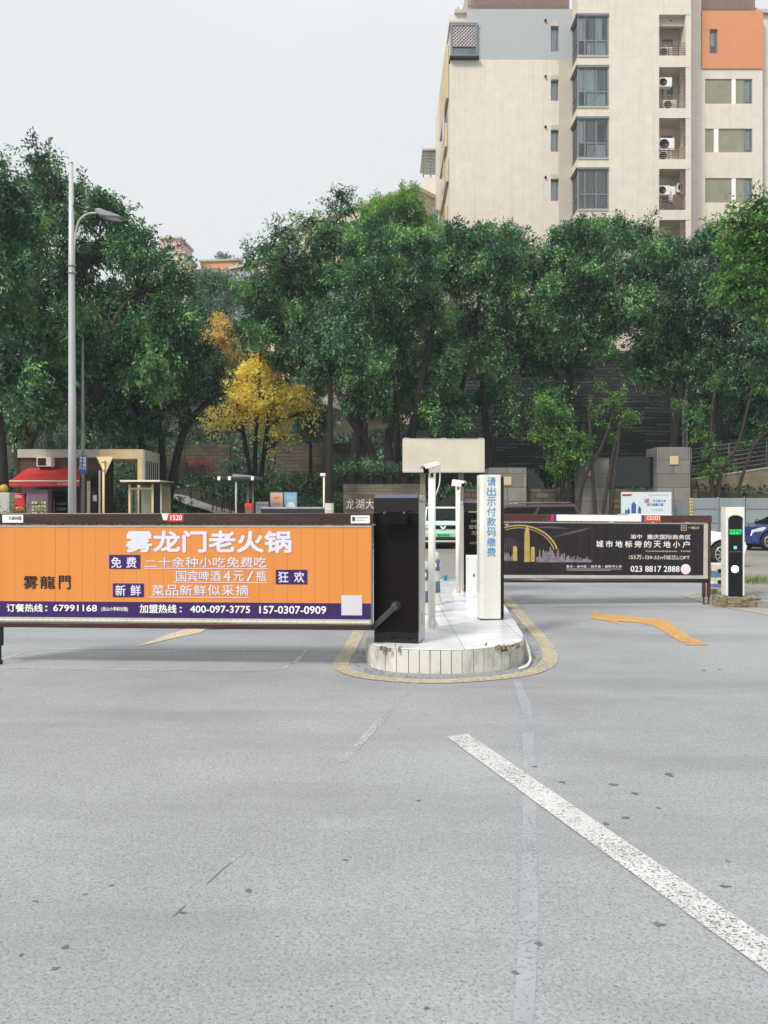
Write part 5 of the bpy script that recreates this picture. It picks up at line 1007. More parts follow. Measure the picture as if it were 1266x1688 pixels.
# gate canopy
D = 28.5; t = thing('gate_canopy', 'small dark flat gate canopy on thin grey posts, in front of the ginkgo', 'canopy', (P(395,0,D).x, D, .11)); ox = P(395,0,D).x
a = bxz(366, 787, 424, 793, D); mb = MB(); mb.box(a[0]-ox, a[1]-ox+.3, -.6, .9, a[2]-.11, a[3]-.11); mb.build('roof', mk('canopy_dark', '#2a3034', .4), t, bevel=.02)
a = bxz(384, 782, 421, 787, D); mb = MB(); mb.prism([(a[0]-ox,a[2]-.108),(a[1]-ox,a[2]-.108),(a[1]-ox-.05,a[2]-.06),(a[0]-ox+.1,a[3]-.11)], -.4, .6, 'y'); mb.build('upper_roof', mk('canopy_grey', '#8b9296', .4), t, fixn=True)
for px, yy, r_ in [(393.5,-.5,.035),(404.5,.5,.045),(413,.5,.04)]:
    x = P(px,0,D).x-ox; mb = MB(); mb.tube([(x,yy,0),(x,yy,P(0,793,D).z-.11)], r_, 10); mb.build('post', GALV, t)
for px in (367, 384, 421):
    x = P(px,0,D).x-ox; mb = MB(); mb.box(x-.05,x+.05,-.66,-.601,P(0,793,D).z-.11,P(0,789,D).z-.06); mb.build('lamp', PLANT_WHITE, t, bevel=.01)
c = P(534, 0, 29); t = thing('cctv_pole', 'thin pale pole with a small white camera, beside the black trunk', 'camera pole', (c.x, 29, .1)); mb = MB(); mb.tube([(0,0,0),(0,0,P(0,784,29).z-.1)], .035, 8); mb.build('pole', CREAMP, t); mb = MB(); mb.box(-.14,.06,-.06,.06,P(0,785,29).z-.1,P(0,781,29).z-.08); mb.box(.1,.3,-.08,.0,P(0,846,29).z,P(0,842,29).z); mb.build('camera', WHITE, t, bevel=.01)
# sloping path up to the left
pp = []
for (x, y, D) in [(392,854,36.3),(380,850,36.9),(345,838,38.3),(312,826,39.6),(285,822,40.4),(250,821,40.6)]:
    c = P(x, y, D); pp.append((c.x, D))
mb = MB(); sp = smooth_path([Vector((p[0], p[1])) for p in pp], 6); prev = None
for i, p in enumerate(sp):
    a_ = (sp[min(i+1, len(sp)-1)]-sp[max(0, i-1)]).normalized(); n = Vector((-a_.y, a_.x))*.75; e = [p+n, p-n]; cur = [(q_.x, q_.y, tz(p.x, p.y)+.10) for q_ in e]
    if prev: mb.add(prev+cur, [(0,1,3,2)])
    prev = cur
mb.build('path', mk('path_concrete', '#a09d97', .85, var=.1, dirt='#77736b', dirt_amt=.4), kind='structure', fixn=False)
# terrace walls on the slope
a = bxz(296, 733, 379, 772, 43); w1 = solid('terrace_wall', 'low brick terrace wall left of the ginkgo trunk', 'wall', (a[0]-2.5, a[1], 43, 43.4, tz(-9,43)-1.2, a[3]), mk_brick('old_brick', rgb('#6f6356'), rgb('#544a40'), rgb('#332d27'), .5, .2, .012, .9, .6, dirt=rgb('#39402f'), dirt_amt=.6), .02, 'terrace walls on the slope')
a = bxz(455, 730, 545, 765, 44); solid('terrace_wall', 'shaded terrace wall between the ginkgo and the black trunk', 'wall', (a[0], a[1]+2, 44, 44.4, tz(-3,44)-1.2, a[3]), MATS['old_brick'], .02, 'terrace walls on the slope')

# ------------------------------------------------------------------ left: kiosk with portal, awning, booth, signs, lamp posts
D = 30.; ox = P(35,0,D).x; pz = lambda y, d=D: P(0,y,d).z-.11; pxx = lambda x, d=D: P(x,0,d).x-ox
t = thing('kiosk', 'brown flat-roofed kiosk with a pale roof band that turns into a cream portal', 'kiosk', (ox, D, .11))
WOOD = mk_brick('brown_boards', rgb('#5a3a2c'), rgb('#492d22'), rgb('#24160f'), 6., .16, .008, .6, .2, off=0.)
PORT = mk('portal_cream', '#e3c89a', .6, var=.05, dirt='#b49a70', dirt_amt=.3)
PSHADE = mk('portal_shade_grey', '#b3aea4', .65, var=.08, dirt='#8d877b', dirt_amt=.4)  # shaded portal side and roof band, the shade put into a greyer colour
mb = MB(); mb.box(pxx(35), pxx(168), 0, 1.3, 0, pz(755.5)); mb.build('wall', WOOD, t, bevel=.01)
mb = MB(); mb.box(pxx(35)-.1, pxx(165), -.12, 1.5, pz(755), pz(741)); mb.build('roof_band', PSHADE, t, bevel=.02)
x0, x1, x2 = pxx(165)+.003, pxx(228), pxx(237)
zt_, zi = pz(741), pz(757)
mb = MB(); mb.box(x0, x2, -.12, 1.9, zi, zt_); mb.box(x1, x2, -.118, 1.9, 0, zi-.001); 
mb.build('portal', PORT, t, bevel=.02)
mb = MB(); mb.box(x2+.002, x2+.06, -.1, 1.9, 0, zt_-.03); sd = mb.build('portal_side', PSHADE, t)
mb = MB()
for k in range(6): mb.box(x2+.061, x2+.07, .15+k*.28, .27+k*.28, zi-2.3, zi-.05)
mb.build('slots', RUBBER, sd)
mb = MB(); mb.box(pxx(150), pxx(163), -.02, -.001, 0, pz(777)); dr = mb.build('door', mk('door_dark', '#17130f', .3), t); mb = MB(); mb.box(pxx(144), pxx(149), -.05, -.001, .8, pz(793)); mb.box(pxx(163.2), pxx(166), -.05, -.001, 0, pz(776)); mb.build('door_frame', CREAMP, t)
mb = MB(); mb.box(pxx(154), pxx(160), -.045, -.021, pz(826), pz(816)); mb.build('notice', PLANT_WHITE, dr)
mb = MB(); mb.box(pxx(78), pxx(112), -.03, -.001, .2, pz(806)); sh = mb.build('shop_front', GLASSD, t)
mb = MB(); mb.text('手机快修', pxx(92), pxx(109), pz(833), pz(828), -.034, .01); mb.text('充值缴费', pxx(92), pxx(109), pz(842), pz(836), -.034, .01); mb.build('lettering', mk('print_warm_grey', '#9c9085', .5), sh)
for px in (84.5, 90.5): mb = MB(); mb.tube([(pxx(px),-.06,.7),(pxx(px),-.06,pz(822))], .02, 8); mb.build('door_handle', STEEL, sh)
t2 = thing('air_conditioner', 'cream air conditioner box on the kiosk wall above the red awning', 'air conditioner', (P(79,0,D).x, D-.36, P(0,770,D).z))
w = .28; mb = MB(); mb.box(-w,w,0,.34,0,.36); mb.build('casing', CREAMP, t2, bevel=.02); mb = MB(); mb.box(-w+.05,w-.2,-.01,-.001,.04,.32); mb.build('grille', DARK, t2); mb = MB(); mb.box(-w,-w+.04,.1,.355,-.05,-.001); mb.box(w-.04,w,.1,.355,-.05,-.001); mb.build('brackets', STEEL, t2)
AWN = mk('awning_red', '#c2332c', .65, var=.12, vs=2, dirt='#7d2220', dirt_amt=.4)
t3 = thing('awning', 'red sloping fabric awning over the shop front, left of the street lamp', 'awning', (P(15,0,28.6).x, 28.6, .11)); ax = P(15,0,28.6).x
e0, e1 = 0, P(131,0,28.6).x-ax; zf, zr2 = P(0,793,28.6).z-.11, P(0,772,D).z-.11; r0_, r1_ = P(45,0,D).x-ax, P(133,0,D).x-ax
mb = MB(); mb.add([(e0,0,zf),(e1,0,zf),(r1_,1.39,zr2),(r0_,1.39,zr2),(e0,.0,zf-.02),(e1,.0,zf-.02),(r1_,1.39,zr2-.02),(r0_,1.39,zr2-.02)], [(0,1,2,3),(7,6,5,4),(0,4,5,1),(1,5,6,2),(2,6,7,3),(3,7,4,0)]); mb.build('canvas', AWN, t3, fixn=True)
mb = MB(); n = 24; xs_ = [e0+(e1-e0)*i/n for i in range(n+1)]
for i in range(n): mb.prism([(xs_[i],zf-.021),(xs_[i+1],zf-.021),(xs_[i+1],zf-.17),((xs_[i]+xs_[i+1])/2,zf-.21),(xs_[i],zf-.17)], -.012+.006*(i % 2), -.002+.006*(i % 2), 'y')
vl = mb.build('valance', AWN, t3, fixn=True); mb = MB(); mb.tube([(e0,-.01,zf),(e1,-.01,zf)], .022, 8); mb.build('front_bar', CREAMP, t3)
mb = MB(); mb.text('便民超市', P(94,0,28.6).x-ax, P(113,0,28.6).x-ax, zf-.15, zf-.05, -.02, .01); mb.build('lettering', mk('print_pink', '#e0a79c', .6), vl)
t4 = thing('vending_panel', 'bright red display case under the awning', 'display case', (P(30,0,28.9).x, 28.9, .11)); mb = MB(); mb.box(-.24,.24,0,.5,0,P(0,813,28.9).z-.11); mb.build('case', mk('case_red', '#c92a20', .4), t4, bevel=.02); mb = MB(); rg = random.Random(2)
for k in range(26): a_, b_ = rg.uniform(-.2,.15), rg.uniform(.9,1.45); mb.box(a_,a_+.05,-.008,-.001,b_,b_+.035)
mb.build('goods', mk('goods_pale', '#e3b09a', .5, var=.3, vs=9), t4)
mb = MB(); mb.text('饮料', -.15, .15, P(0,821,28.9).z-.11, P(0,816,28.9).z-.11, -.01, .01); mb.build('lettering', PLANT_WHITE, t4)
t5 = thing('flower_rack', 'pinkish goods rack with rows of small pale packets, right of the red case', 'goods rack', (P(62,0,28.8).x, 28.8, .11)); mb = MB(); mb.box(-.42,.37,0,.4,0,P(0,807,28.8).z-.11); mb.build('rack', mk('rack_mauve', '#7d6372', .6, var=.2, vs=6), t5, bevel=.01); mb = MB()
for i in range(5):
    for j in range(9): x = -.2+i*.11; z = .55+j*.13; mb.box(x, x+.07, -.03, -.001, z, z+.08)
mb.build('packets', mk('packet_cream', '#e0d0b4', .5, var=.25, vs=12), t5)
t6 = thing('yellow_ball', 'yellow and green float beside a grey box at the left frame edge', 'ornament', (P(3,0,26).x, 26, .11)); mb = MB(); mb.box(-.3,.25,0,.4,0,P(0,812,26).z-.11); mb.build('grey_box', LGREY, t6, bevel=.02); mb = MB(); z = P(0,805,26).z-.11; mb.lathe([(.02,-.14),(.1,-.1),(.14,0),(.1,.1),(.02,.14)], (0,.15,z), 16); mb.build('ball', mk('ball_yellow', '#c0a02c', .5), t6, fixn=True)
# guard booth
D = 27.5; ox = P(234,0,D).x; t = thing('guard_booth', 'small glazed cream guard booth with a thin flat roof, in front of the portal', 'guard booth', (ox, D, .11)); f = lambda x, y: (P(x,0,D).x-ox, P(0,y,D).z-.11)
BC = mk('booth_cream', '#d8c08e', .5, var=.05); a = f(203, 795); b_ = f(266, 792)
mb = MB(); mb.box(a[0], b_[0]+.05, -.35, 1.5, a[1], b_[1]); mb.build('roof', CREAMP, t, bevel=.01); mb = MB(); mb.box(a[0]+.2, b_[0]+.35, -.2, 1.7, a[1]-.06, a[1]-.002); mb.build('roof_underside', DARK, t)
x0, x1 = f(212,0)[0], f(250,0)[0]; x2 = f(264,0)[0]
for x in (x0, x1): mb = MB(); mb.box(x, x+.07, -.02, .06, 0, a[1]-.062); mb.build('post', BC, t)
mb = MB(); mb.box(x0+.072, x1-.002, -.02, .06, f(0,804)[1]-.06, f(0,804)[1]); mb.build('lintel', BC, t); mb = MB(); mb.box(x0+.072, x1-.002, -.02, .06, .0, .75); mb.build('low_panel', BC, t)
BG = mk('booth_glass', '#8f8a68', .08, var=.45, vs=3., spec=.6)
xm = (x0+x1)/2
for (p, q_) in [(x0+.072, xm-.03), (xm+.03, x1-.002)]: mb = MB(); mb.box(p, q_, .01, .03, .752, f(0,804)[1]-.062); mb.build('window', GLW, t)
mb = MB(); mb.box(xm-.028, xm+.028, -.01, .05, .752, f(0,804)[1]-.062); mb.build('mullion', DARK, t)
mb = MB(); mb.box(x1+.075, x2, .01, .03, .0, a[1]-.062); mb.build('side_glass', GLASSD, t); mb = MB(); mb.box(x2+.002, x2+.05, 0, .06, 0, a[1]-.062); mb.build('corner_post', LGREY, t); mb = MB(); mb.box(x0, x2, 1.3, 1.36, 0, a[1]-.062); mb.build('back_wall', mk('booth_inner', '#a39a72', .7, var=.3, vs=2.), t)
mb = MB(); mb.box(xm+.1, xm+.42, .3, .6, .76, 1.15); mb.build('white_box', PLANT_WHITE, t)
# triangular sign from behind
D = 26.; c = P(171.5,0,D); t = thing('yield_sign', 'cream inverted triangular sign seen from behind on a thin cream post', 'road sign', (c.x, D, .11)); zt_, zb_ = P(0,753,D).z-.11, P(0,783,D).z-.11
mb = MB(); tri = [(-.25,zt_),(.3,zt_),(.03,zb_)]; mb.prism(tri, 0, .02, 'y'); mb.build('triangle', PORT, t, bevel=.012, fixn=True); mb = MB(); mb.tube([(.0,-.04,0),(.0,-.04,zt_-.1)], .036, 10); mb.build('post', PORT, t); mb = MB(); mb.box(-.06,.06,-.08,-.001,zt_-.2,zt_-.16); mb.cut(); mb.box(-.05,.05,-.08,-.001,zb_+.12,zb_+.16); mb.build('clamps', STEEL, t)
# street lamp
D = 22.; c = P(119,0,D); t = thing('street_lamp', 'tall tapered pale grey street lamp with one long arm and a curved brace', 'street lamp', (c.x, D, .11)); pz = lambda y: P(0,y,D).z-.11; px_ = lambda x: P(x,0,D).x-c.x
mb = MB(); mb.tube([(0,0,0),(0,0,pz(660)),(-.015,0,pz(450)),(-.03,0,pz(270))], [.115,.1,.085,.055], 20); mb.lathe([(.06,0),(.055,.05),(.02,.08)], (-.03,0,pz(270)), 14); mb.lathe([(.2,0),(.2,.02),(.12,.03),(.115,.25)], (0,0,0), 20); mb.build('pole', mk('lamp_grey', '#b9bdbe', .45, metal=.1, var=.07, dirt='#8d8f8e', dirt_amt=.4, ds=3., stretch=(1,1,.2)), t)
mb = MB(); mb.tube([(-.03,0,pz(338)),(px_(166),-.1,pz(353))], [.03,.028], 10); mb.build('arm', DARK, t); mb = MB(); mb.tube(smooth_path([Vector((px_(122),0,pz(452))),Vector((px_(123),0,pz(400))),Vector((px_(130),-.03,pz(367))),Vector((px_(146),-.06,pz(354))),Vector((px_(166),-.1,pz(353.5)))], 6), .028, 10); mb.build('brace', LGREY, t)
mb = MB(); p, q_ = Vector((px_(163),-.1,pz(353))), Vector((px_(204),-.28,pz(363))); mb.prism([(p.x,p.z-.05),(p.x+.15,p.z-.14),(q_.x,q_.z-.02),(q_.x,q_.z+.02),(p.x+.12,p.z+.06),(p.x,p.z+.05)], -.30, .08, 'y'); lh = mb.build('lamp_head', mk('lamp_head_grey', '#85898a', .4, metal=.3), t, bevel=.02, fixn=True); mb = MB(); mb.add([(p.x+.2,-.26,p.z-.142),(q_.x-.05,-.26,q_.z-.032),(q_.x-.05,.04,q_.z-.032),(p.x+.2,.04,p.z-.142)], [(3,2,1,0)]); mb.build('lens', LAMPG, lh)
mb = MB(); mb.lathe([(.11,0),(.125,.01),(.125,.05),(.11,.06)], (0,0,pz(452)), 20); mb.lathe([(.11,0),(.12,.01),(.12,.04),(.11,.05)], (0,0,pz(440)), 20); mb.build('collar', STEEL, t)
D = 29.2; c = P(136.5,0,D); t = thing('street_lamp', 'thin grey lamp pole with a blue vertical sign, just right of the tall street lamp', 'street lamp', (c.x, D, .11)); pz = lambda y: P(0,y,D).z-.11
mb = MB(); mb.tube([(0,0,0),(0,0,pz(700)),(0,0,pz(552))], [.075,.065,.04], 14); mb.build('pole', mk('galvanised_dull', '#83888a', .55, var=.15, vs=6), t); mb = MB(); mb.tube(smooth_path([Vector((0,0,pz(556))),Vector((-.25,0,pz(549))),Vector((-.55,0,pz(547)))], 5), .025, 8); mb.build('arm', GALV, t); mb = MB(); mb.prism([(-.52,pz(546)),(-.80,pz(548)),(-.88,pz(552)),(-.7,pz(553)),(-.5,pz(551))], -.1, .1, 'y'); mb.build('lamp_head', LGREY, t, bevel=.01, fixn=True)
a = bxz(132, 751, 146, 781, D); t = thing('street_sign', 'narrow blue sign with two columns of white characters on the thin lamp pole', 'sign', (c.x, D-.12, a[2])); h = a[3]-a[2]; mb = MB(); mb.box(-.1,.2,0,.03,0,h); mb.build('plate', mk('sign_blue', '#1f5596', .4), t, bevel=.01); mb = MB()
for i, ch in enumerate('停车入口'): mb.text(ch, -.075, .025, h-.14-i*.12, h-.045-i*.12, -.004, .02)
for i, ch in enumerate('减速慢行'): mb.text(ch, .055, .165, h-.16-i*.125, h-.055-i*.125, -.004, .02)
mb.build('lettering', PLANT_WHITE, t); mb = MB(); mb.box(-.06,.06,.031,.055,h*.2,h*.25); mb.box(-.06,.06,.031,.055,h*.75,h*.8); mb.build('clamps', STEEL, t)
# ------------------------------------------------------------------ the apartment tower
D = 48.; DT = 46.6
CREAM = mk_brick('cream_tiles', rgb('#dbd2c6'), rgb('#d9cfc2'), rgb('#d2c7b9'), .30, .115, .01, .6, .12, dirt=rgb('#c8bcab'), dirt_amt=.3, ds=.2, off=0., sq=0., bscale=1.5, amp=.4, streak=rgb('#b9ab98'))
GREYP = mk('grey_blue_paint', '#a9adb1', .8, var=.05, vs=.6, dirt='#8f9398', dirt_amt=.5, ds=.6); ORP = mk('orange_paint', '#cd8b62', .8, var=.04, vs=.8, dirt='#bd7d56', dirt_amt=.3, ds=.5)
RENDERG = mk('pale_grey_render', '#b9b2a4', .85, var=.05, dirt='#9b9486', dirt_amt=.5, ds=.5); GREENG = mk('grey_green_panel', '#8c8c78', .75, var=.10, vs=1.2, dirt='#77796a', dirt_amt=.6, ds=1.)
WFR = mk('window_frame_grey', '#7b838b', .45, metal=.2); WGL = mk('window_glass', '#5d7478', .06, var=.35, vs=.5, spec=.7); CURT = mk('curtain', '#eceeea', .85, var=.2, vs=4., stretch=(6,6,.3)); CURTG = mk('curtain_brown', '#a89e97', .85, var=.2, vs=4., stretch=(6,6,.3)); LOGD = mk('loggia_wall', '#cfc2ae', .8, var=.05, dirt='#a89c8a', dirt_amt=.4); LOUV = mk('louvre_brown', '#806a63', .6, var=.1); RAILB = mk('rail_brown', '#8b6f66', .6, var=.1)
bt = thing('apartment_building', 'tall cream apartment tower with bay windows, air conditioners and an orange panel', 'building', (4., 48., 2.)); O = Vector(bt.location)
def facade(name, mat, x0, x1, z0, z1, y, holes, depth, parent=bt):
    xs = sorted({x0, x1, *[h[0] for h in holes], *[h[1] for h in holes]}); zs = sorted({z0, z1, *[h[2] for h in holes], *[h[3] for h in holes]}); mb = MB()
    for i in range(len(xs)-1):
        for j in range(len(zs)-1):
            cx_, cz_ = (xs[i]+xs[i+1])/2, (zs[j]+zs[j+1])/2
            if any(h[0] < cx_ < h[1] and h[2] < cz_ < h[3] for h in holes): continue
            mb.add([(xs[i],y,zs[j]),(xs[i+1],y,zs[j]),(xs[i+1],y,zs[j+1]),(xs[i],y,zs[j+1])], [(0,1,2,3)])
    for a, b_, c, d in holes:
        q_ = [(a,c),(b_,c),(b_,d),(a,d)]
        for i in range(4):
            p, r_ = q_[i], q_[(i+1)%4]; mb.add([(p[0],y,p[1]),(p[0],y+depth,p[1]),(r_[0],y+depth,r_[1]),(r_[0],y,r_[1])], [(0,1,2,3)])
    return mb.build(name, mat, parent, world=True)
def wbox(name, mat, b_, parent=bt, bevel=0.):
    mb = MB(); mb.box(*b_); return mb.build(name, mat, parent, world=True, bevel=bevel)
def child(name, mb, mat, par, bevel=0.):       # a sub-part in world coordinates under a part that sits at the building's origin
    mb.v = [(a-O.x, b-O.y, c-O.z) for a, b, c in mb.v]; return mb.build(name, mat, par, bevel=bevel)
def window(x0, x1, z0, z1, y, cols, rows, curt=None, fr=.07):
    mb = MB(); e = .05
    for (a, b_, c, d) in [(x0,x0+fr,z0,z1),(x1-fr,x1,z0,z1),(x0+fr,x1-fr,z0,z0+fr),(x0+fr,x1-fr,z1-fr,z1)]: mb.box(a, b_, y-.03, y+.05, c, d)
    for c in cols: mb.box(c-.035, c+.035, y-.025, y+.045, z0+fr, z1-fr)
    for r_ in rows: mb.box(x0+fr, x1-fr, y-.022, y+.042, r_-.035, r_+.035)
    w = mb.build('window', WFR, bt, world=True)
    m = MB(); m.box(x0+fr*.5, x1-fr*.5, y+.005, y+.02, z0+fr*.5, z1-fr*.5); child('pane', m, GLW, w)
    if curt:
        m = MB()
        for (a, b_, c, d, mt) in curt:
            m = MB(); n = max(2, int((b_-a)/.12))
            for i in range(n): s_ = (b_-a)/n; m.add([(a+i*s_, y+.16, c),(a+(i+.5)*s_, y+.10, c),(a+(i+1)*s_, y+.16, c),(a+i*s_, y+.16, d),(a+(i+.5)*s_, y+.10, d),(a+(i+1)*s_, y+.16, d)], [(0,1,4,3),(1,2,5,4)])
            child('curtain', m, mt, w)
    return w
ROOMDK = mk('lattice_room', '#2c2b30', .9); ROOMD = mk('room_dark', '#6a6d6d', .9)
W = lambda x, y, d=D: (P(x,0,d).x, P(0,y,d).z)
TOP = W(0,-60)[1]; zl = 10.6
# left wall: painted band above, tiles below
xa, xb = W(742,0)[0], W(944,0)[0]; zg = W(0,98)[1]; zp = W(0,15)[1]
hl = [(*[W(x,0)[0] for x in (908,921)], W(0,b)[1], W(0,a)[1]) for a, b in [(131,166),(214,250),(295,331),(378,412),(460,494),(542,576)]]
facade('wall', CREAM, xa, xb, 1.5, zg, D, hl, .3)
hg = [(*[W(x,0)[0] for x in (908,921)], W(0,85)[1], W(0,43)[1])]
facade('painted_band', GREYP, W(786,0)[0], xb, zg, zp, D-.004, hg, .3); wbox('painted_band', GREYP, (W(770,0)[0], W(786,0)[0]-.002, D-.002, D+1, W(0,38)[1], zp))
facade('stripe', RENDERG, W(921,0)[0]+.01, xb-.002, 2., zg-.02, D-.012, [], .0)
for h in hl+hg:
    w_ = window(h[0]+.02, h[1]-.02, h[2]+.02, h[3]-.02, D+.2, [], [], [(h[0]+.03, h[1]-.03, h[2]+.03, h[3]-.03, CURT)], .05); wbox('window_reveal', RENDERG, (h[0]-.0, h[1]+.0, D-.02, D-.013, h[3], h[3]+.28))
for y in (35, 127, 210, 293): x, z = W(899, y); mb = MB(); mb.tube([(x,D-.12,z),(x,D,z+.02)], .07, 10); mb.build('drain_hole', RUBBER, bt, world=True)
# back block behind, and the left return with its balconies
wbox('core', CREAM, (xa+.02, 25.5, D+.5, 62, 1.5, zp-.02)); wbox('roof', RENDERG, (xa+.3, 25., D+.3, 62, zp-.019, zp+.2))
facade('painted_band', GREYP, xa, W(786,0)[0], zg, W(0,96)[1], D-.003, [], 0.)
bx0, bx1 = W(742,0)[0], W(786,0)[0]; z0, z1 = W(0,96)[1], W(0,41)[1]
mb = MB()
for (a, b_, c, d) in [(bx0,bx0+.12,z0,z1),(bx1-.08,bx1,z0,z1),(bx0+.12,bx1-.08,z1-.15,z1),(bx0+.12,bx1-.08,z0,z0+.12),(bx0+.12,bx1-.08,W(0,80)[1],W(0,79)[1])]: mb.box(a, b_, D-.2, D-.05, c, d)
fr_ = mb.build('corner_balcony', WFR, bt, world=True)
m = MB(); zz0, zz1 = W(0,79)[1]+.01, z1-.16; n = 7; wd_ = bx1-bx0-.2; hh = zz1-zz0
for i in range(-n, n+1):
    for sgn in (1, -1):
        a_ = bx0+.12+i*wd_/n if sgn > 0 else bx0+.12+i*wd_/n+hh; p = Vector((a_, 0, zz0)); q_ = Vector((a_+sgn*hh, 0, zz1)); t0, t1 = 0., 1.
        lo_, hi_ = bx0+.12, bx1-.08; dx = q_.x-p.x; ta, tb_ = (lo_-p.x)/dx, (hi_-p.x)/dx; t0, t1 = max(0, min(ta, tb_)), min(1, max(ta, tb_))
        if t1-t0 > .03: yy = D-.14 if sgn > 0 else D-.1; m.bar((p.x+dx*t0, yy, p.z+hh*t0), (p.x+dx*t1, yy, p.z+hh*t1), .05, .05)
child('lattice', m, mk('lattice_pale', '#c9bfc0', .6), fr_); m = MB(); m.box(bx0+.121, bx1-.081, D-.13, D-.12, z0+.121, W(0,80)[1]-.001); child('pane', m, WGL, fr_)
m = MB(); m.box(bx0+.12, bx1-.08, D+.45, D+.49, z0, z1); child('inner_wall', m, ROOMDK, fr_); m = MB(); m.box(bx0-.05, bx1+.1, D-.3, D+.4, z0-.12, z0-.01); child('slab', m, DARK, fr_); m = MB(); m.box(bx0-.05, bx1+.02, D-.22, D+2, z1+.001, z1+.12); child('roof_slab', m, RENDERG, fr_)
mb = MB()
for k in range(9): z = W(0,120)[1]-k*2.6; mb.box(xa-.16, xa-.001, D+1.2+.9*(k % 2), D+7, z-.9, z+.6 if k else z+2.5)
mb.build('side_bays', mk('sunlit_side_tiles', '#c9b593', .7, var=.08), bt, world=True)  # warm sunlight on the left side, put into the colour of the bays
for k in range(5): z = W(0,150)[1]-k*3.1; wbox('side_window', WGL, (xa-.18, xa-.162, D+2.2, D+4., z-1.6, z)); 
wbox('side_canopy', WFR, (xa-.5, xa-.162, D+8, D+9.5, W(0,330)[1], W(0,262)[1]))
# roof terrace rail
mb = MB()
for k in range(60):
    x = W(771,0)[0]+k*.104; mb.box(x, x+.055, D+.02, D+.06, zp+.02, zp+1.5)
mb.box(W(771,0)[0], W(938,0)[0], D+.061, D+.1, zp+.2, zp+.28); mb.box(W(771,0)[0], W(938,0)[0], D+.061, D+.1, zp+1.2, zp+1.28); mb.build('roof_railing', RAILB, bt, world=True)
wbox('roof_block', RENDERG, (W(771,0)[0]+.1, W(940,0)[0], D+.35, D+4, zp+.0, zp+2.6))
mb = MB()
for k in range(4): x = W(756,0)[0]+.35*k; mb.box(x, x+.05, D+.6, D+3, z1+.13, z1+1.5-.1*k)
mb.build('pergola', RAILB, bt, world=True)
# projecting tower
T_ = lambda x, y: W(x, y, DT)
tx0, tx1 = T_(952.5,0)[0], T_(1139,0)[0]; lx0, lx1 = T_(1086.5,0)[0], T_(1138,0)[0]
bays = [(25,91.5),(110,175.5),(194.5,260),(278.5,345),(362,428),(446,512)]; logs = [(24,92),(110.5,178.5),(194.5,262.5),(278.5,346),(362.5,430),(446,514)]
holes = [(tx0, T_(1003.5,0)[0], T_(0,b)[1], T_(0,a)[1]) for a, b in bays]
lh = [(lx0, lx1-.01, T_(0,b)[1], T_(0,a)[1]) for a, b in logs]
mb = MB()
facade('tower_wall', CREAM, tx0, tx1, 1.5, TOP, DT, holes+lh, .02)
facade('tower_wall', CREAM, tx1-.02, tx1, 1.5, TOP, DT+.03, [], .0)
wbox('tower_side', CREAM, (tx1-.3, tx1-.003, DT+.02, D+.3, 1.5, TOP-.01)); wbox('tower_core', CREAM, (T_(1004,0)[0], lx0-.03, DT+.02, D+.3, 1.5, TOP-.02))
zs = sorted([z for h in holes for z in (h[2], h[3])])
cuts = [1.5]+zs+[TOP]
for i in range(0, len(cuts)-1, 2):
    wbox('spandrel', CREAM, (tx0+.003, T_(1004,0)[0]-.002, DT+.004, D-.01, cuts[i], cuts[i+1])); wbox('sill', RENDERG, (tx0-.05, T_(1003,0)[0], DT-.05, DT-.001, cuts[i+1]-.1, cuts[i+1]-.02))
cv = [[(0,.25,CURT),(.40,.66,CURTG),(.66,.85,CURT)],[(0,.3,CURT),(.3,.62,CURT),(.66,1,CURTG)],[(0,.2,CURT),(.33,.62,CURTG)],[(0,.34,CURTG),(.36,.66,CURTG),(.68,1,CURTG)],[(0,1,CURT)],[(0,1,CURTG)]]
for i, h in enumerate(holes):
    x0, x1, z0, z1 = h; zt_ = z0+(z1-z0)*.38; w = x1-x0
    cu = [(x0+.08+a*(w-.16), x0+.08+b_*(w-.16), (z0+.08 if (a, b_) == (0, 1) or i == 3 or k == 1 else zt_) , z1-.08, mt) for k, (a, b_, mt) in enumerate(cv[i])]
    if i in (0, 1, 2): cu.append((x0+w*.33, x1-.1, z0+.08, zt_-.02, CURT))
    window(x0+.01, x1-.01, z0+.01, z1-.01, DT+.07, [x0+w*.235, x0+w*.6], [zt_], cu); wbox('room', ROOMD, (x0+.2, x1, D-.4, D-.3, z0, z1))
    mb = MB()                                  # the side of the corner window
    for (a, b_, c, d) in [(DT+.13,DT+.2,z0,z1),(D-.12,D-.05,z0,z1),(DT+.2,D-.12,z0,z0+.08),(DT+.2,D-.12,z1-.08,z1),(DT+.2,D-.12,zt_-.035,zt_+.035)]: mb.box(tx0-.0, tx0+.07, a, b_, c+.002, d-.002)
    sw_ = mb.build('side_window', WFR, bt, world=True); m = MB(); m.box(tx0+.03, tx0+.045, DT+.15, D-.08, z0+.03, z1-.03); child('pane', m, GLW, sw_); m = MB(); m.box(tx0-.12, T_(1004,0)[0], DT-.09, DT-.052, z1-.001, z1+.07); m.box(tx0-.12, tx0-.001, DT-.051, D-.02, z1-.001, z1+.07); child('lintel_cap', m, WFR, sw_)
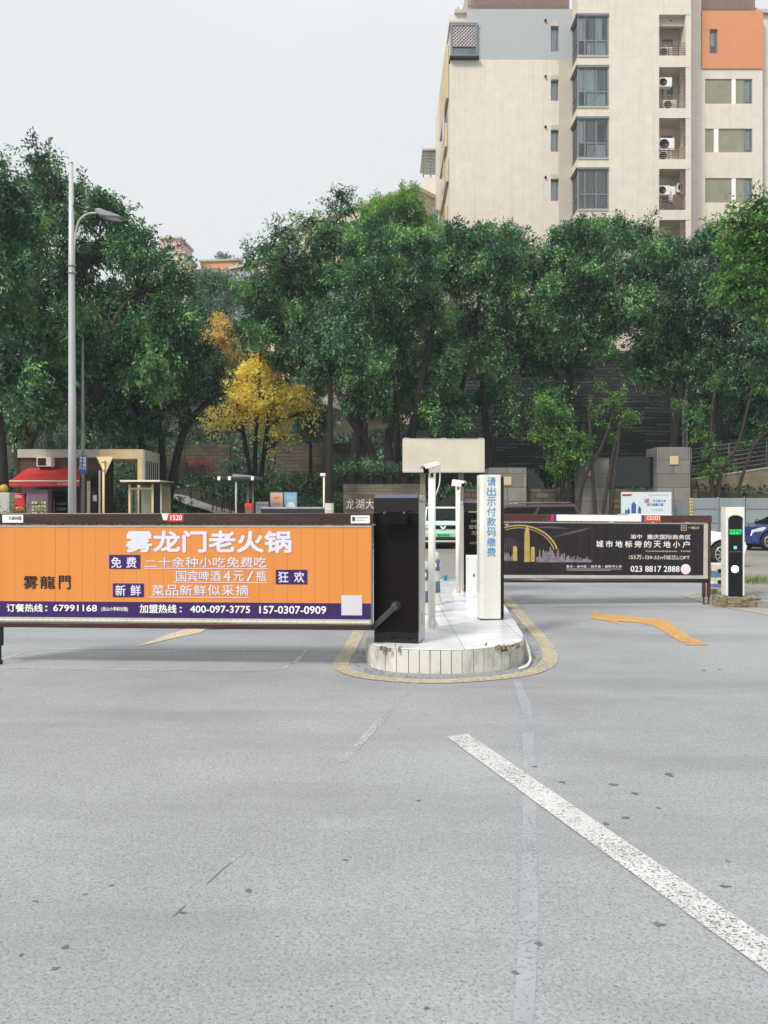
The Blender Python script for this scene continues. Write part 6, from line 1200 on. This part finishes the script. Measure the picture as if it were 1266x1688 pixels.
# loggias
def ac_unit(x, y, z, w=.82, h=.56, d=.32):
    mb = MB(); mb.box(x, x+w, y, y+d, z, z+h); o = mb.build('air_conditioner', WHITE, bt, world=True, bevel=.02); m = MB(); m.lathe([(h*.40,y-.012),(h*.40,y-.001)], (x+w*.36,0,z+h*.5), 20, 'y'); child('fan_grille', m, DARK, o)
    m = MB()
    for r_ in (.12,.22,.32): m.lathe([(h*r_+.012,y-.02),(h*r_+.012,y-.013)], (x+w*.36,0,z+h*.5), 18, 'y')
    return o
for i, h in enumerate(lh):
    x0, x1, z0, z1 = h; yb = DT+1.25
    wbox('loggia_back', LOGD, (x0, x1, yb, yb+.1, z0, z1)); wbox('loggia_side', LOGD, (x0-.025, x0-.002, DT+.02, yb, z0, z1)); wbox('loggia_floor', RENDERG, (x0, x1, DT+.022, yb-.001, z0-.12, z0-.002)); wbox('loggia_ceiling', LOGD, (x0, x1, DT+.022, yb-.001, z1+.002, z1+.1))
    wx0 = x0+.62 if i != 2 else x0+.58; window(wx0, wx0+.62, z0+.95, z1-(.5 if i else .75), yb-.06, [], [], [(wx0+.05, wx0+.57, z0+1., z1-.8, CURT)], .06)
    mb = MB(); n = 7 if i < 2 else 6
    for k in range(n): mb.box(x0+.005, x1-.02, DT+.06, DT+.09, z0+.12+k*.11, z0+.15+k*.11)
    for fx in (0., .33, .66, .97): xx = x0+.01+fx*(x1-x0-.08); mb.box(xx, xx+.035, DT+.091, DT+.12, z0, z0+.12+n*.11-.08)
    mb.build('balcony_railing', LOUV, bt, world=True)
    if i >= 1:
        mb = MB(); lx = x1-.52
        k = 0
        while z0+.95+k*.115 < z1-.06: z = z0+.95+k*.115; mb.add([(lx,DT+.04,z),(x1-.015,DT+.04,z),(x1-.015,DT+.12,z+.075),(lx,DT+.12,z+.075),(lx,DT+.04,z+.015),(x1-.015,DT+.04,z+.015),(x1-.015,DT+.12,z+.09),(lx,DT+.12,z+.09)], [(0,3,2,1),(4,5,6,7),(0,1,5,4),(1,2,6,5),(2,3,7,6),(3,0,4,7)]); k += 1
        for xx in (lx-.03, x1-.013): mb.box(xx, xx+.025, DT+.05, DT+.12, z0+.9, z1-.02)
        mb.build('louvre_screen', LOUV, bt, world=True)
    z00 = z0+.12
    if i == 0: ac_unit(x0+.06, DT+.25, z00)
    if i == 1: ac_unit(x0+.02, DT+.2, z1-1.05); ac_unit(x0+.35, DT+.35, z00)
    if i == 2: ac_unit(x0+.02, DT+.16, z0+.62, .95, .72); ac_unit(x0+.02, DT+.2, z00-.1)
    if i == 3: ac_unit(x0+.02, DT+.25, z0+1.0, .72, .55); ac_unit(x1-.6, DT+.5, z0+1.25); wbox('laundry', PLANT_WHITE, (x0+.75, x0+1.15, DT+.5, DT+.53, z0+.7, z0+1.6)); wbox('storage_pile', mk('pile_brown', '#6e5c4c', .8, var=.5, vs=6), (x1-.85, x1-.1, DT+.4, DT+.8, z0+.05, z0+1.1), bevel=.05)
wbox('upper_panel', RENDERG, (lx0+.002, lx1-.02, DT+.3, DT+.5, T_(0,38)[1], T_(0,10)[1]-.02))
wbox('wall_pipe', RUBBER, (lx0+.75, lx0+.83, DT+.26, DT+.299, T_(0,30)[1], T_(0,28)[1]))
# right wing
rx0, rx1 = tx1+.003, W(1257,0)[0]; zo = W(0,114)[1]; zot = W(0,20)[1]
ow = [(W(1169,0)[0], W(1182.5,0)[0], W(0,89)[1], W(0,49)[1])]
facade('wall', CREAM, rx0, W(1156,0)[0], 1.5, TOP-2, D+.01, [], 0.)
facade('orange_panel', ORP, W(1156,0)[0]+.003, rx1, zo, zot, D-.06, ow, .3); window(ow[0][0]+.02, ow[0][1]-.02, ow[0][2]+.02, ow[0][3]-.02, D+.1, [], [], [(ow[0][0]+.05, ow[0][1]-.05, ow[0][2]+.6, ow[0][3]-.05, CURT)], .06)
wbox('orange_edge', ORP, (W(1156,0)[0]+.003, rx1, D-.058, D+.4, zot+.001, zot+.05)); wbox('orange_return', ORP, (rx1-.2, rx1-.002, D-.055, D+8, zo, zot-.001))
pan = [(130,171,1163,1206.5,1213,1227,1240),(212,251,1184.5,1226,1163,1177,1240),(293.5,334,1163,1206.5,1213,1227,1240),(376,416,1184.5,1226,1163,1177,1240)]
wh = [(W(1162.5,0)[0], W(1240.5,0)[0], W(0,b)[1], W(0,a)[1]) for a, b, *_ in pan]
facade('wall', CREAM, W(1156,0)[0]+.002, rx1, 1.5, zo-.002, D, wh, .18)
for h, p in zip(wh, pan):
    _, _, a, b_, c, d, e = p; z0, z1 = h[2], h[3]; wi = W(1227.5,0)[0]; s0, s1 = (b_, c) if b_ < c else (d, a)
    wbox('grey_green_panel', GREENG, (h[0], wi-.02, D+.06, D+.18, z0, z1)); wbox('white_strip', PLANT_WHITE, (W(s0,0)[0], W(s1,0)[0], D+.01, D+.058, z0+.002, z1-.002))
    window(wi, h[1]-.01, z0+.01, z1-.01, D+.1, [], [z0+.2], [(wi+.05, h[1]-.08, z0+.05, z1-.05, CURT)], .06)
mb = MB()
for k in range(34): x = W(1157,0)[0]+k*.098; mb.box(x, x+.05, D+.1, D+.14, zot+.06, zot+1.4)
mb.box(W(1157,0)[0], W(1250,0)[0], D+.141, D+.18, zot+.3, zot+.36); mb.box(W(1157,0)[0], W(1250,0)[0], D+.141, D+.18, zot+1.2, zot+1.27); mb.build('roof_railing', RAILB, bt, world=True); wbox('roof_block', RENDERG, (W(1158,0)[0], W(1249,0)[0], D+.4, D+3, zot+.06, zot+2.4))
# the next wing at the frame edge
nx0 = W(1257.5,0,49.5)[0]; zt_ = W(0,86,49.5)[1]; fl = [(90,136),(172,240),(258,310),(346,398),(430,480)]
nh = [(nx0+.25, nx0+4., W(0,b,49.5)[1], W(0,a,49.5)[1]) for a, b in fl]
facade('wall', CREAM, nx0, nx0+7, 1.5, zt_, 49.5, nh, .3)
for i, h in enumerate(nh): window(h[0]+.02, h[1]-.02, h[2]+.02, h[3]-.02, 49.7, [h[0]+1.2, h[0]+2.5], [h[2]+.9], [(h[0]+.1, h[1]-.1, h[2]+.1, h[3]-.1, CURT if i != 1 else CURTG)], .08)
mb = MB()
for k in range(24): mb.box(nx0-.1+k*.17, nx0-.05+k*.17, 48.9, 48.94, W(0,232,49.5)[1], W(0,207,49.5)[1])
mb.box(nx0-.1, nx0+4, 48.94, 49.49, W(0,238,49.5)[1], W(0,232.5,49.5)[1]); mb.build('balcony_railing', RAILB, bt, world=True)

# ------------------------------------------------------------------ lower wing with a pergola, and the houses up the hill
D2 = 62.; w2 = lambda x, y: W(x, y, D2)
b2 = thing('apartment_building', 'narrow beige wing with a slatted roof pergola, left of the tall tower', 'building', (w2(700,0)[0], D2, 8.)); ob = Vector(b2.location)
def wb(name, mat, b_, par): mb = MB(); mb.box(*b_); return mb.build(name, mat, par, world=True)
wb('wall', CREAM, (w2(700,0)[0], w2(722,0)[0]+1.2, D2, D2+9, 6, w2(0,292)[1]), b2); wb('wall', CREAM, (w2(684,0)[0], w2(700,0)[0]-.002, D2+3, D2+9, 6, w2(0,330)[1]), b2)
mb = MB()
for k in range(8): z = w2(0,288)[1]+.25*k; mb.box(w2(697,0)[0], w2(722,0)[0]+.6, D2-.1, D2-.02, z, z+.09)
for x in (697, 709, 721): mb.box(w2(x,0)[0], w2(x,0)[0]+.1, D2-.019, D2+.06, w2(0,292)[1], w2(0,250)[1])
mb.build('slat_screen', WFR, b2, world=True); mb = MB(); mb.prism([(w2(696,0)[0],w2(0,250)[1]),(w2(723,0)[0]+1,w2(0,250)[1]),(w2(723,0)[0]+1,w2(0,247)[1]),(w2(696,0)[0],w2(0,247)[1])], D2-.3, D2+4, 'y'); mb.build('roof', RENDERG, b2, world=True, fixn=True); wb('chimney', mk('brown_plaster', '#8a766a', .8), (w2(689,0)[0], w2(697,0)[0], D2+4, D2+5.5, w2(0,330)[1]+.001, w2(0,314)[1]), b2)
def hill_house(label, loc, yaw, w, d, h, wall, storeys, cols, roof=None, railing=False):
    t = thing('hill_house', label, 'building', loc, (0,0,R(yaw)), 'houses up the hill'); mb = MB(); mb.box(0, w, 0, d, -10, h); mb.build('wall', wall, t)
    mb = MB(); mb.box(-.25, w+.25, -.3, d+.2, h+.001, h+.3); mb.build('roof', roof or RENDERG, t)
    for j in range(storeys):
        for i in range(cols):
            x = (i+.3)*w/cols; z = h-2.5-j*3.; m = MB(); m.box(x, x+w/cols*.42, -.06, -.001, z, z+1.5); f_ = m.build('window', WFR, t); m = MB(); m.box(x+.08, x+w/cols*.42-.08, -.075, -.061, z+.08, z+1.42); m.build('pane', WGL, f_)
    if railing:
        m = MB()
        for k in range(int(w/.5)): m.box(k*.5, k*.5+.06, -.05, 0, h+.31, h+1.3)
        m.box(0, w, -.05, 0, h+1.301, h+1.38); m.build('railing', WFR, t)
    return t
BEI = mk('beige_render', '#cbbca6', .8, var=.06, dirt='#a89a88', dirt_amt=.4, ds=.4)
hill_house('long beige house on the slope running down behind the spiky topped tree', (-8.7,69.7,15.), -40.6, 14.5, 8, 11.0, BEI, 3, 6)
hill_house('beige house with a roof railing, end of the row on the slope', (-11.6,72.5,15.), -38, 3.4, 6, 9.2, BEI, 2, 1, railing=True)
hill_house('grey house with dark windows just left of the spiky topped tree', (-16.2,84,16.), -30, 5, 6, 11.2, mk('grey_render', '#9aa0a0', .8), 3, 2)
hill_house('bright orange house high on the hill, the right one of the distant pair', (-30.2,130,30.), -6, 6.4, 6, 12.6, mk('orange_render', '#d49468', .8, var=.05), 2, 2)
hill_house('orange flat-roofed house high on the hill, the left one of the distant pair', (-33.2,132,30.), -6, 2.6, 6, 11.6, mk('orange_pale_render', '#dbb089', .8, var=.05), 2, 1)
hill_house('low pale house below the orange pair on the hill', (-35.0,120,28.), -4, 5.2, 6, 8.6, BEI, 1, 2)
hill_house('pink and cream house on the hill showing through the tree beside the lamp arm', (-35.4,125,28.), -4, 3.2, 6, 16.6, mk('pink_render', '#cfa49b', .8), 4, 1)
hill_house('cream house on the hill lower down behind the tree beside the lamp arm', (-36.2,122,28.), -4, 5.4, 6, 13.2, BEI, 3, 2)
T('lone small round tree on the ridge above the orange houses', 135, [[(367,470),(367,450),(367,436)]], [(367,427,7,0),(361,430,5,0),(373,431,5,0)], LEAFF, ln=.45, wd_=.25, seed=91, dens=24, per=12, r0=.2, sp_len=.8, spread=.3, tw=3, group='trees up the hill')

# ------------------------------------------------------------------ the hazy air
mb = MB(); mb.box(-300, 300, -60, 420, -1.0, 75)
hz = bpy.data.materials.new('haze'); hz.use_nodes = True; n_ = hz.node_tree; n_.nodes.remove(n_.nodes['Principled BSDF'])
pv_ = n_.nodes.new('ShaderNodeVolumePrincipled'); pv_.inputs['Color'].default_value = (.80, .90, .97, 1); pv_.inputs['Density'].default_value = .0009; pv_.inputs['Anisotropy'].default_value = .2
n_.links.new(pv_.outputs[0], n_.nodes['Material Output'].inputs['Volume']); mb.build('haze', hz, kind='stuff')
